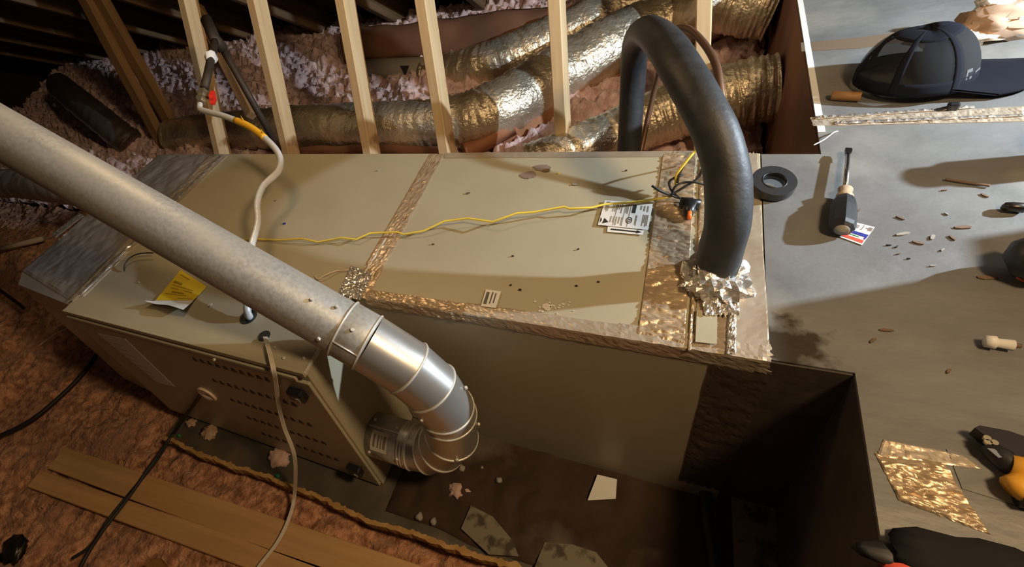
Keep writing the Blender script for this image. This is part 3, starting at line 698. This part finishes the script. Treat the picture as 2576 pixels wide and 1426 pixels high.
# ------------------------------------------------------------------ screwdriver
sa = PZ(2118, 578, TOP+.0205); sb = PZ(2135, 372, TOP+.016)
sd = thing('screwdriver', sa-UP*.02, 'flat screwdriver with black rubber grip pointing away on the plenum', 'screwdriver')
ms = frame(sa, UP.cross(sb-sa), sb-sa); Ls = (sb-sa).length
G().lathe([(0, 0), (.012, 0), (.0165, .004), (.0182, .012), (.0185, .055), (.0175, .070), (.013, .085), (0, .086)], ms, 8).make('grip', 'black_rubber', sd)
G().lathe([(0, -.0012), (.0105, -.0010), (.0105, .001), (0, .001)], ms, 20).make('end_cap', 'chip_grey', sd, True)
G().lathe([(0, .08), (.0105, .08), (.0125, .092), (.009, .100), (.011, .112), (.006, .118), (0, .118)], ms, 20).make('clear_handle', 'clear_plastic', sd, True)
G().lathe([(0, .11), (.0038, .11), (.0038, Ls-.02), (0, Ls-.019)], ms, 14).make('shaft', 'steel', sd, True)
g = G(); h = [(.0038, .0038, Ls-.022), (.0055, .0018, Ls-.008), (.0045, .0006, Ls)]
vv = [ms @ Vector((sx_*a, sy_*b, z)) for a, b, z in h for sx_, sy_ in ((-1, -1), (1, -1), (1, 1), (-1, 1))]
ff = [(i*4+k, i*4+(k+1) % 4, i*4+4+(k+1) % 4, i*4+4+k) for i in range(2) for k in range(4)]+[(0, 1, 2, 3), (8, 9, 10, 11)]
g.add(vv, ff).make('blade_tip', 'dark_steel', sd)
# ------------------------------------------------------------------ business card
CQ = [tp(2140, 558), tp(2200, 573), tp(2168, 618), tp(2108, 596)]
CQ = [p+UP*.001 for p in CQ]
cdq = thing('printed_card', CQ[0], 'small white card with blue and red stripes under the screwdriver grip', 'card')
G().prism(CQ, UP, .0006).make('card', 'white_paper', cdq)
C2 = [p+UP*.0007 for p in CQ]
def cq(nm, m, *rects):
    g = G()
    for r in rects: quadline(C2, *r, 0, g)
    g.make(nm, m, cdq)
cq('blue_band', 'blue_print', (.02, .98, .46, .62), (.9, .97, .62, .72)); cq('red_band', 'red_print', (.02, .96, .78, .93)); cq('emblem', 'stain', (.82, .98, .08, .26), (.72, .84, .14, .19))
cq('card_text', 'chip_grey', (.08, .45, .1, .28), (.58, .62, .05, .30), (.55, .58, .26, .32)); cq('teal_line', 'green_bit', (.1, .7, .67, .71))
# ------------------------------------------------------------------ cap
hc = PZ(2300, 244, TOP)
ht = thing('baseball_cap', hc, 'black mesh-back baseball cap resting on the plenum', 'cap')
RX, RY, RZ_ = .094, .094, .102
mh = Matrix.Translation(hc+Vector((.0, .055, .009))) @ Matrix.Rotation(math.radians(4), 4, 'Z') @ Matrix.Rotation(math.radians(-7), 4, 'X')
def dome(u, v, k=1.0):
    # u azimuth (0 = brim side +X), v 0 rim .. 1 crown
    a = v*math.pi/2; r = math.cos(a)**.75
    fr = 1+.10*max(0, math.cos(u))
    return mh @ Vector((RX*r*math.cos(u)*k, RY*r*math.sin(u)*k, RZ_*math.sin(a)*fr*k))
def dome_part(nm, m, u0, u1, v0, v1, k=1.0, nu=14, nv=12, vf0=None):
    g = G(); vv = []
    for j in range(nv+1):
        for i in range(nu+1):
            u = u0+(u1-u0)*i/nu; lo_ = vf0(i/nu) if vf0 else v0; v = lo_+(v1-lo_)*j/nv; vv.append(dome(u, v, k))
    q = len(vv)
    for j in range(nv+1):
        for i in range(nu+1):
            u = u0+(u1-u0)*i/nu; lo_ = vf0(i/nu) if vf0 else v0; v = lo_+(v1-lo_)*j/nv; vv.append(dome(u, v, k*.985))
    ff = []; w_ = nu+1
    for j in range(nv):
        for i in range(nu): ff.append((j*w_+i, j*w_+i+1, j*w_+w_+i+1, j*w_+w_+i)); ff.append((q+j*w_+i, q+j*w_+w_+i, q+j*w_+w_+i+1, q+j*w_+i+1))
    for i in range(nu): ff.append((i, i+1, q+i+1, q+i)); ff.append((nv*w_+i, nv*w_+i+1, q+nv*w_+i+1, q+nv*w_+i))
    for j in range(nv): ff.append((j*w_, j*w_+w_, q+j*w_+w_, q+j*w_)); ff.append((j*w_+nu, j*w_+w_+nu, q+j*w_+w_+nu, q+j*w_+nu))
    return g.add(vv, ff).make(nm, m, ht, True)
pi = math.pi
dome_part('front_panel', 'hat_panel', -pi*.36, pi*.36, 0, .995)
for k in range(4):
    u0 = pi*.36+k*(pi*1.28)/4; u1 = u0+pi*1.28/4
    dome_part('mesh_panel', 'hat_mesh', u0, u1, 0, .995)
for u in [pi*.36+k*pi*1.28/4 for k in range(5)]:
    dome_part('seam_band', 'hat_cloth', u-.075, u+.075, 0, .99, 1.008, 3, 14)
dome_part('sweatband', 'hat_cloth', 0, 2*pi, 0, .16, 1.006, 48, 3)
dome_part('crown_band', 'hat_cloth', 0, 2*pi, .72, .99, 1.006, 40, 5)
G().blob(mh @ Vector((0, 0, RZ_)), .008, 0, 1, 2, (1, 1, .5)).make('top_button', 'hat_cloth', ht, True)
vv = []; ff = []
for s_ in (0, -.004):
    for j in range(9):
        t = j/8
        for i in range(17):
            a = -pi*.40+pi*.80*i/16; r0 = Vector((RX*.98*math.cos(a), RY*.98*math.sin(a), 0))
            ext = .115*math.cos(a)**.35 if math.cos(a) > 0 else 0
            vv.append(mh @ (r0+Vector((ext*t, 0, .012-.020*(math.sin(a)**2)*t+s_))))
for s_ in (0, 1):
    o = s_*153
    for j in range(8):
        for i in range(16): ff.append((o+j*17+i, o+j*17+i+1, o+j*17+18+i, o+j*17+17+i))
for i in range(16): ff.append((136+i, 137+i, 153+137+i, 153+136+i))
make('brim', vv, ff, 'hat_cloth', ht, True)
f = lambda u, v: dome(u, v, 1.006)
g = G(); 
for (u0, u1, v0, v1) in ((-.95, -.80, .20, .24), (-.95, -.91, .13, .24), (-.95, -.80, .12, .15), (-.70, -.45, .15, .18)):
    g.add([f(u0, v0), f(u1, v0), f(u1, v1), f(u0, v1), dome(u0, v0, 1), dome(u1, v0, 1), dome(u1, v1, 1), dome(u0, v1, 1)], [(0, 1, 2, 3), (4, 5, 6, 7), (0, 1, 5, 4), (1, 2, 6, 5), (2, 3, 7, 6), (3, 0, 4, 7)])
g.make('stitched_emblem', 'hat_grey', ht)
# ------------------------------------------------------------------ small things on the plenum
a, b = PZ(2092, 240, TOP+.010), PZ(2166, 244, TOP+.010)
tag(G().tube([a, a+(b-a)*.04, a+(b-a)*.96, b], [.0085, .010, .010, .0085], 14).make('wood_dowel', 'tan_wood', None, True), 'short tan wooden dowel lying left of the cap', 'dowel')
c = PZ(2486, 92, TOP)
tg = thing('insulation_scrap', c, 'crumpled pink and white insulation scrap behind the cap', 'scrap')
G().blob(c+Vector((.0, .0, .03)), .05, .35, 2.2, 3, (1.1, .8, .7), 3).make('tuft', 'rust_fluff', tg, True)
G().blob(c+Vector((.035, -.005, .035)), .034, .4, 2.5, 3, (1.2, .8, .8), 5).make('tuft', 'white_paste', tg, True)
G().blob(c+Vector((-.012, .02, .060)), .022, .4, 2.5, 3, (1.1, 1, .9), 7).make('tuft', 'white_paste', tg, True)
G().blob(c+Vector((-.04, -.02, .016)), .035, .4, 2.5, 3, (1.5, .8, .45), 9).make('tuft', 'beige_plastic', tg, True)
a = PZ(2396, 268, TOP+.008)
k = thing('black_clip', a-UP*.008, 'small black plastic clip near the foil seam below the cap', 'clip')
G().box(a+Vector((-.008, -.006, -.008)), a+Vector((.010, .006, .008)), bev=.004).make('clip_body', 'black_plastic', k)
G().tube([a, PZ(2350, 277, TOP+.004)], [.004, .002], 8).make('clip_tail', 'black_plastic', k)
def cable(nm, pts, r, m, lab, cat='cable', z=None, n=8):
    return tag(G().tube(spline(pts, n), r, 8).make(nm, m, None, True), lab, cat)
cable('thin_stick', [tp(2375, 455)+UP*.004, tp(2430, 464)+UP*.004, tp(2487, 472)+UP*.004], .0022, 'chip_brown', 'thin brown stick lying on the plenum right of the screwdriver', 'stick')
cable('white_thread', [tp(2046, 368)+UP*.003, tp(2070, 358)+UP*.006, tp(2092, 345)+UP*.01, tp(2106, 333)+UP*.003], .0013, 'white_paste', 'short white thread above the screwdriver tip', 'thread')
def chip(px, py, r, m, ang, lab, z=TOP, sq=.32, h=.002, nm='debris_chip'):
    c = PZ(px, py, z)+UP*.0006; pts = []; r *= .8
    for i in range(7):
        t = 2*pi*i/7; k_ = r*(1+.35*noise.noise((px+i*3.1, py, .5)))
        v = Vector((k_*math.cos(t), k_*sq*math.sin(t), 0)); v.rotate(Matrix.Rotation(ang, 3, 'Z')); pts.append(c+v)
    return tag(G().prism(pts, UP, h).make(nm, m), lab, 'debris', 'scattered chips of debris')
plenum_chips = (
 (2270, 590, .012, 'chip_grey', .4, 'curled grey flake right of the printed card'), (2345, 598, .009, 'chip_grey', 1.2, 'upright grey flake in the middle of the scattered debris'),
 (2420, 573, .014, 'chip_brown', .2, 'largest brown curl, near the right end of the scattered debris'), (2395, 600, .007, 'chip_brown', 2, 'brown flake just below the largest brown curl'),
 (2310, 612, .010, 'chip_brown', -.3, 'long brown sliver below the grey flakes on the plenum'), (2160, 530, .005, 'chip_brown', 1, 'brown crumb beside the screwdriver grip, above the card'),
 (2265, 550, .008, 'chip_brown', -.7, 'brown shard above the curled grey flake'), (2235, 618, .004, 'black_print', 0, 'left one of two black specks below the curled grey flake'),
 (2255, 622, .004, 'black_print', 1, 'right one of two black specks below the curled grey flake'), (2370, 630, .005, 'chip_grey', 1, 'small grey crumb below the upright grey flake'),
 (2285, 652, .003, 'black_print', 0, 'lone black speck lowest in the lit part of the plenum'), (2380, 540, .005, 'chip_grey', 2, 'grey crumb above the largest brown curl'),
 (2475, 493, .007, 'chip_brown', -.9, 'brown shard just below the right end of the thin stick'), (2375, 480, .005, 'chip_brown', .3, 'brown crumb just below the left end of the thin stick'),
 (2260, 640, .004, 'chip_brown', .6, 'brown speck beneath the pair of black specks'), (2345, 670, .005, 'chip_grey', .2, 'grey crumb lowest of the scattered debris'),
 (2228, 832, .011, 'chip_brown', .1, 'brown flake just inside the big shadow on the plenum'), (2195, 858, .008, 'chip_brown', .9, 'smaller brown flake left below the flake just inside the big shadow'),
 (2480, 700, .014, 'chip_brown', .1, 'brown lump at the corner of the big shadow near the tool bag'), (2385, 935, .006, 'chip_brown', 1, 'brown crumb in the middle of the big shadow, above the torn foil'))
for px, py, r, m, ang, lab in plenum_chips: chip(px, py, r, m, ang, lab)
cabinet_chips = (
 (1178, 487, .006, 'chip_brown', .3, 'brown crumb above the yellow wire, right of the taped seam'), (1448, 464, .010, 'chip_grey', .2, 'pale curl on the coil cabinet below the purple stains'),
 (1405, 437, .004, 'yellow_wire', .6, 'tiny yellow scrap right of the purple stains'), (1375, 430, .012, 'chip_brown', .2, 'brown shard on top of the right purple stain'),
 (716, 563, .007, 'blue_print', .1, 'small blue chip right of the white gas connector'), (693, 505, .006, 'chip_grey', .1, 'pale crumb right of the gas connector, above the blue chip'),
 (949, 430, .004, 'chip_grey', 0, 'grey crumb left of the taped seam near the back edge'), (785, 397, .004, 'beige_plastic', 0, 'beige crumb at the back edge beside the gas connector bend'),
 (350, 711, .004, 'beige_plastic', 0, 'beige crumb on the furnace left of the yellow tag'), (528, 768, .006, 'white_paste', 1.1, 'white crumb right of the yellow tag foot'),
 (1090, 615, .004, 'chip_brown', 0, 'brown speck just below the yellow wire near the taped seam'), (1290, 645, .003, 'black_print', 0, 'black speck alone in the middle of the coil cabinet top'),
 (1455, 628, .003, 'black_print', .4, 'black speck below left of the airflow arrow label'), (1308, 730, .004, 'black_print', .4, 'black speck right of the small serial label'),
 (1575, 430, .003, 'black_print', 0, 'black speck near the back edge left of the foil field'), (1285, 718, .003, 'black_print', .6, 'black speck just above right of the small serial label'),
 (1450, 720, .003, 'black_print', 0, 'left one of two black specks above the white mastic'), (1505, 710, .003, 'black_print', 0, 'right one of two black specks above the white mastic'))
for px, py, r, m, ang, lab in cabinet_chips: chip(px, py, r, m, ang, lab, sq=.6)
a = PZ(2560, 520, TOP+.01)
tag(G().blob(a, .012, .2, 2, 2, (1.4, .8, .7), 4).make('dark_nub', 'dark_steel', None, True), 'small dark nub on the plenum at the right edge', 'fitting')
wf = thing('wire_connector', PZ(2500, 862, TOP), 'small white plastic wire connector in the shaded lower right', 'connector')
a, b = PZ(2478, 858, TOP+.011), PZ(2550, 868, TOP+.011)
G().tube([a, a+(b-a)*.35, a+(b-a)*.4, b], [.008, .009, .006, .007], 12).make('plastic_body', 'white_paper', wf, True)
G().tube([b, b+(b-a)*.25], .003, 8).make('wire_tail', 'chip_brown', wf, True)
# ------------------------------------------------------------------ pliers at the right edge
def pz(x, y, h): return PZ(x, y, TOP+h)
pv = thing('pliers', pz(2500, 1140, 0), 'black pliers with yellow grips at the right edge of the plenum', 'pliers')
G().prism([pz(x, y, .006) for x, y in ((2436, 1092), (2448, 1086), (2520, 1100), (2600, 1128), (2600, 1180), (2540, 1165), (2480, 1125))], UP, .016).make('jaw', 'dark_steel', pv)
G().tube([pz(2480, 1120, .014), pz(2520, 1150, .014), pz(2545, 1170, .014), pz(2620, 1198, .014)], [.008, .012, .012, .013], 12).make('handle', 'black_rubber', pv, True)
G().tube([pz(2540, 1172, .016), pz(2620, 1196, .016)], [.0135, .015], 12).make('yellow_grip', 'yellow_grip', pv, True)
for x, y in ((2481, 1104), (2483, 1114), (2499, 1115)): G().lathe([(0, 0), (.0035, 0), (.0035, .003), (0, .003)], Matrix.Translation(pz(x, y, .021)), 10).make('rivet', 'brass', pv)
G().prism([pz(x, y, .0225) for x, y in ((2484, 1128), (2500, 1130), (2528, 1150), (2512, 1152))], UP, .001).make('bright_edge', 'steel', pv)
pv2 = thing('hand_tool', pz(2560, 1230, 0), 'second tool with yellow tip and dark handle below the pliers', 'tool')
G().tube([pz(2540, 1235, .014), pz(2552, 1232, .016), pz(2580, 1222, .016)], [.009, .015, .015], 12).make('yellow_tip', 'yellow_grip', pv2, True)
G().tube([pz(2560, 1245, .013), pz(2660, 1262, .013)], .013, 12).make('handle', 'black_rubber', pv2, True)
# ------------------------------------------------------------------ drill body / tool bag at the right
dr = thing('tool_bag', (.80, .72, TOP), 'dark tool bag with an orange tip at the right edge of the plenum', 'bag')
G().prism([(x, y, TOP+.001) for x, y in ((.556, .79), (.551, .859), (.715, .927), (.722, .987), (.95, 1.03), (1.2, .9), (1.2, .40), (.60, .36))], UP, .20).make('bag_body', 'hat_panel', dr)
G().tube([PZ(2622, 650, TOP+.035), PZ(2575, 660, TOP+.03), PZ(2532, 668, TOP+.022)], [.034, .032, .016], 16).make('tool_nose', 'black_rubber', dr, True)
G().tube([PZ(2582, 690, TOP+.02), PZ(2560, 690, TOP+.012)], [.012, .006], 10).make('orange_tip', 'red_print', dr, True)
cn = thing('spray_can', (.557, 1.055, TOP), 'dark can standing at the right edge beside the brown shadow', 'can')
G().lathe([(0, 0), (.030, 0), (.032, .003), (.032, .088), (.024, .097), (.024, .112), (0, .113)], Matrix.Translation((.557, 1.055, TOP)), 24).make('can_body', 'black_rubber', cn, True)
bg = thing('glove', pz(2480, 1440, 0), 'black and red glove like bundle at the bottom right corner', 'glove')
G().blob(pz(2520, 1450, .01), .06, .2, 1.6, 3, (1.5, .55, .35), 2).make('black_cloth', 'hat_panel', bg, True)
G().blob(pz(2400, 1445, .006), .04, .2, 1.6, 3, (1.8, .45, .3), 4).make('black_cuff', 'black_rubber', bg, True)
G().blob(pz(2320, 1442, .006), .022, .2, 1.6, 2, (1.7, .7, .5), 6).make('red_patch', 'red_print', bg, True)
# ------------------------------------------------------------------ walkway planks and cables at lower left
ZP = -.028
for (a, b, c, d, lab) in (((165, 1120), (1060, 1416), (108, 1178), (900, 1450), 'brown wooden plank nearer the furnace'), ((104, 1178), (940, 1462), (78, 1232), (760, 1470), 'brown wooden plank farther from the furnace')):
    A, B, C_, D_ = [PZ(*p, ZP) for p in (a, b, c, d)]
    x0 = A.x; yc = (A.y+C_.y)/2; wd = abs(A.y-C_.y)
    dirv = (B-A).normalized(); nrm = Vector((-dirv.y, dirv.x, 0)); nrm = nrm if nrm.y < 0 else -nrm
    wd = (C_-A).dot(nrm)
    mid = A+nrm*(wd/2)
    tag(beam('walkway_plank', mid-UP*.011, mid+dirv*1.75-UP*.011, wd-.010, .022, UP, 'plank_wood', bev=.002), lab, 'plank', 'walkway planks')
cable('black_cable', [PY(504, 994, YF-.010), PY(490, 1014, YF-.018), PY(468, 1044, YF-.024), PZ(440, 1085, .008), PZ(422, 1110, .002), PZ(380, 1170, -.012), PZ(320, 1255, -.014), PZ(262, 1330, -.014), PZ(225, 1385, -.022), PZ(195, 1440, -.022)], .0055, 'black_cable', 'black cable bundle crossing the planks from the furnace corner')
cable('black_strap', [PZ(420, 1118, .003), PZ(384, 1172, -.016), PZ(318, 1250, -.018), PZ(270, 1310, -.018), PZ(228, 1372, -.02), PZ(182, 1404, -.02)], .0045, 'black_cable', 'second black cable beside the bundle, splaying off over the planks')
def onground(px, py, dz=.012):
    z = -.05
    for _ in range(4):
        p = PZ(px, py, z); z = hgt(p.x, p.y)+.035
    return PZ(px, py, z+dz)
cable('black_cable', [onground(x, y, .02) for x, y in ((250, 875), (235, 905), (190, 960), (120, 1025), (60, 1068), (-20, 1105))], .0085, 'black_cable', 'thick black cable across the insulation at the left edge')
cable('black_cable', [onground(x, y, .02) for x, y in ((60, 775), (35, 755), (0, 730), (-40, 700))], .0075, 'black_cable', 'short black cable at the left edge below the flue')
cable('tan_wire', [onground(x, y, .02) for x, y in ((180, 822), (165, 828), (135, 842), (100, 868))], .002, 'beige_plastic', 'thin tan wire on the insulation left of the furnace', 'wire')
a, b = onground(-30, 634, .03), onground(108, 600, .03)
tag(G().tube([a, b], .014, 12).make('plastic_pipe', 'pvc', None, True), 'pale plastic pipe lying on insulation at the left edge', 'pipe')
c = onground(35, 1382, .01)
tag(G().blob(c, .035, .3, 2.5, 3, (1.3, 1, .5), 3).make('foil_lump', 'dark_steel', None, True), 'crumpled dark foil lump in the insulation at bottom left', 'foil')
wc = onground(420, 1422, .015)
tag(G().prism([PZ(x, y, -.035) for x, y in ((372, 1426), (410, 1408), (425, 1426), (400, 1445))], UP, .02).make('wood_offcut', 'tan_wood'), 'small wood offcut below the planks at the bottom edge', 'offcut')
# things lying on the platform
for px, py, r, m, lab in ((526, 1086, .026, 'rust_fluff', 'tan insulation tuft on the platform near its left corner'), (480, 1062, .017, 'rust_fluff', 'small tan insulation tuft beside the green chip'), (700, 1150, .030, 'pale_fluff', 'pinkish insulation tuft on the platform left of the white cord'), (1150, 1232, .022, 'pale_fluff', 'pink insulation tuft on the dirt below the flue elbow')):
    tag(G().blob(PZ(px, py, .006), r, .4, 2.4, 3, (1.1, .9, .35), px).make('insulation_tuft', m, None, True), lab, 'tuft', 'loose insulation tufts')
for px, py, lab in ((450, 1095, 'green chip at the left corner of the platform'), (699, 1196, 'green chip on the platform edge left of the white cord')):
    tag(G().blob(PZ(px, py, .005), .007, .25, 2, 2, (1.2, .8, .6), 3).make('green_chip', 'green_bit', None, True), lab, 'chip', 'green chips')
a = [PZ(x, y, .018) for x, y in ((1503, 1194), (1552, 1206), (1549, 1255), (1478, 1259))]
tag(G().prism(a, UP, .0015).make('paper_scrap', 'white_paper'), 'crumpled white paper scrap on the dirt against the coil cabinet', 'paper')
for px, py, r, lab in ((1255, 1208, .008, 'pale oval pebble right of the pink tuft on the dirt'), (1213, 1176, .004, 'tiny white pebble right of the flue elbow'), (1162, 1178, .009, 'pale pebble touching the underside of the flue elbow'), (1055, 1300, .010, 'left one of two dull pebbles near the platform edge'), (1090, 1312, .009, 'right one of two dull pebbles near the platform edge')):
    tag(G().blob(PZ(px, py, .012), r, .3, 2, 2, (1, 1, .8), px).make('pebble', 'chip_grey', None, True), lab, 'debris', 'pebbles on the dirt')
for pts, lab in ((((1160, 1330), (1185, 1272), (1240, 1300), (1290, 1360), (1305, 1400), (1230, 1395)), 'pale torn facing scrap on the dirt nearer the elbow'), (((1370, 1365), (1440, 1370), (1500, 1390), (1540, 1440), (1340, 1440)), 'pale torn facing scrap on the dirt at the bottom edge')):
    P = [PZ(x, y, .014) for x, y in pts]
    tag(G().prism(P, UP, .002).make('facing_scrap', 'scrap'), lab, 'scrap', 'torn facing scraps')
# dark panel standing at the foot of the plenum
pnl = [(1838, 1250), (1950, 1250), (1960, 1440), (1846, 1440)]
P = [PZ(x, y, .03) for x, y in pnl]
tag(G().prism(P, UP, .012).make('pale_board', 'scrap'), 'dim pale board lying in the shadow at the foot of the plenum', 'board')
cable('black_hose', [PZ(1775, 1235, .03), PZ(1778, 1300, .03), PZ(1790, 1370, .03), PZ(1800, 1450, .03)], .012, 'black_rubber', 'black hose in the shadow beside the pale board', 'hose')
# ------------------------------------------------------------------ flexible ducts behind the cabinet
def flex(pts, r, label, m='duct_foil', wr=.014, seed=0, nm='flexible_duct', n=26, collar=None, grow=None):
    grow = grow or r
    path = spline(pts, n); rs = []
    for i in range(len(path)):
        s_ = path[i].x*1.0+path[i].y*1.3
        rs.append(lambda a, i=i, p=path[i]: (r+(grow-r)*i/len(path))*(1+.055*noise.noise((i*.75, math.cos(a)*.8+seed, math.sin(a)*.8))+wr*math.sin(i*1.15+1.2*noise.noise((i*.1, 0, seed)))*(.6+.5*noise.noise((i*.21, math.cos(a)*1.2, math.sin(a)*1.2+seed)))+.05*noise.noise((i*.35, math.cos(a)*2.0+seed, math.sin(a)*2.0))+.04*noise.noise((i*.06, math.cos(a), math.sin(a)+seed))))
    t = thing(nm, Vector((path[0].x, path[0].y, 0)), label, 'duct', 'silver flexible ducts')
    G().tube(path, rs, 32).make('foil_jacket', m, t, True)
    if collar:
        for i in collar:
            a = path[i]; tn = (path[min(i+3, len(path)-1)]-path[max(0, i-3)]).normalized()
            G().tube([a-tn*.025, a+tn*.025], r*1.07, 28).make('tape_collar', 'plain_foil', t, True)
    return t
flex([PZ(430, 345, .19), PZ(500, 335, .19), PZ(680, 322, .20), PZ(840, 318, .20), PZ(1000, 320, .20), PZ(1150, 308, .20), PZ(1260, 272, .21), PZ(1400, 190, .22), PZ(1560, 108, .25), PZ(1700, 55, .27), PZ(1860, 15, .28), (XP-.004, 2.47, .28)], .098, 'long silver flex duct behind the studs, rising right to the plenum', seed=1, grow=.135)
flex([PZ(1080, 196, .15), PZ(1160, 182, .18), PZ(1240, 160, .22), PZ(1320, 130, .24), PZ(1440, 80, .26), PZ(1570, 20, .29), (-.136, 2.60, .285), (.06, 2.63, .27), (XP-.004, 2.64, .26)], .105, 'silver flex duct emerging from pink insulation behind the long duct', seed=5)
flex([PZ(1330, 420, .17), PZ(1440, 385, .19), PZ(1560, 335, .20), PZ(1660, 292, .22), PZ(1760, 262, .25), PZ(1860, 235, .27), (XP-.004, 1.80, .28)], .085, 'silver flex duct directly behind the coil cabinet under the black pipe', seed=9, grow=.105)
flex([PZ(1730, 0, .42), PZ(1800, -5, .40), PZ(1880, 5, .38), (XP-.004, 2.22, .36)], .115, 'short silver flex duct at the top beside the plenum wall', seed=13)
flex([PZ(-120, 470, .42), PZ(-40, 462, .42), PZ(40, 462, .42), PZ(120, 470, .42), PZ(200, 480, .40)], .07, 'dull silver flex duct left of the return box under the flue', 'return_foil', seed=21, n=16)
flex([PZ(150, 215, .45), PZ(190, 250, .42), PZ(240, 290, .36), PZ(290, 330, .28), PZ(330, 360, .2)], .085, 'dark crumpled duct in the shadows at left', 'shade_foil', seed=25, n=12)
# buried grey metal duct
gd = thing('metal_duct', PZ(990, 170, .1), 'grey metal duct half buried in pink insulation', 'duct')
a, b = PZ(900, 176, .195), PZ(1100, 172, .205)
G().tube([a, a+(b-a)*.5, b], .058, 24).make('duct_pipe', 'chip_grey', gd, True)
pp, nn = on_cyl(a+(b-a)*.70, b-a, .0582, CAM-a, .1)
u_ = (b-a).normalized(); v_ = nn.cross(u_)
G().prism([pp-u_*.03+v_*.022, pp+u_*.03+v_*.022, pp-v_*.028], nn, .001).make('triangle_mark', 'black_print', gd)
# kraft faced batts
def batt(top, bot, z, th, m, name, lab):
    vv = []; ff = []; nu, nv = 40, 8
    tp_ = spline([PZ(*p, z+.09) for p in top], 14); bt_ = spline([PZ(*p, z) for p in bot], 14); k = min(len(tp_), len(bt_))
    for j in range(nv+1):
        t = j/nv
        for i in range(k):
            p = tp_[i]*(1-t)+bt_[i]*t
            vv.append(p+UP*(.035*math.sin(t*pi)+.015*noise.noise(p*7)))
    q = len(vv)
    for i in range(q): vv.append(vv[i]-UP*.05)
    for j in range(nv):
        for i in range(k-1):
            ff.append((j*k+i, j*k+i+1, j*k+k+i+1, j*k+k+i)); ff.append((q+j*k+i, q+j*k+i+1, q+j*k+k+i+1, q+j*k+k+i))
    for i in range(k-1): ff.append((i, i+1, q+i+1, q+i)); ff.append((nv*k+i, nv*k+i+1, q+nv*k+i+1, q+nv*k+i))
    for j in range(nv): ff.append((j*k, j*k+k, q+j*k+k, q+j*k)); ff.append((j*k+k-1, j*k+2*k-1, q+j*k+2*k-1, q+j*k+k-1))
    return tag(make(name, vv, ff, m, None, True), lab, 'batt', 'kraft faced insulation batts')
batt(((860, 68), (1000, 62), (1150, 42), (1280, 25), (1440, 0)), ((860, 140), (1000, 132), (1150, 120), (1280, 108), (1440, 82)), .26, .05, 'kraft', 'kraft_batt', 'dark brown kraft faced batt across the top, behind the pink insulation')
batt(((1170, 372), (1260, 335), (1360, 275), (1480, 205), (1600, 160)), ((1160, 385), (1270, 368), (1380, 330), (1500, 270), (1620, 215)), .08, .05, 'kraft_orange', 'kraft_batt', 'orange brown batt tucked under the long silver duct')
batt(((740, 372), (900, 368), (1040, 374), (1150, 372)), ((740, 398), (900, 395), (1040, 398), (1150, 395)), .09, .05, 'kraft', 'kraft_batt', 'narrow brown batt along the foot of the long silver duct')
# small wires on the furnace top by the return joint
cable('black_lead', [PZ(x, y, TOP+h) for x, y, h in ((385, 636, .02), (350, 638, .02), (325, 650, .016), (313, 668, .010), (313, 680, .004))], .0018, 'black_cable', 'thin black lead on the furnace by the return box joint', 'wire')
cable('pale_fibre', [PZ(x, y, TOP+h) for x, y, h in ((792, 694, .004), (800, 702, .006), (818, 692, .010), (848, 681, .006), (880, 680, .003))], .0013, 'beige_plastic', 'pale stray fibre above the flue near the taped seam', 'fibre')
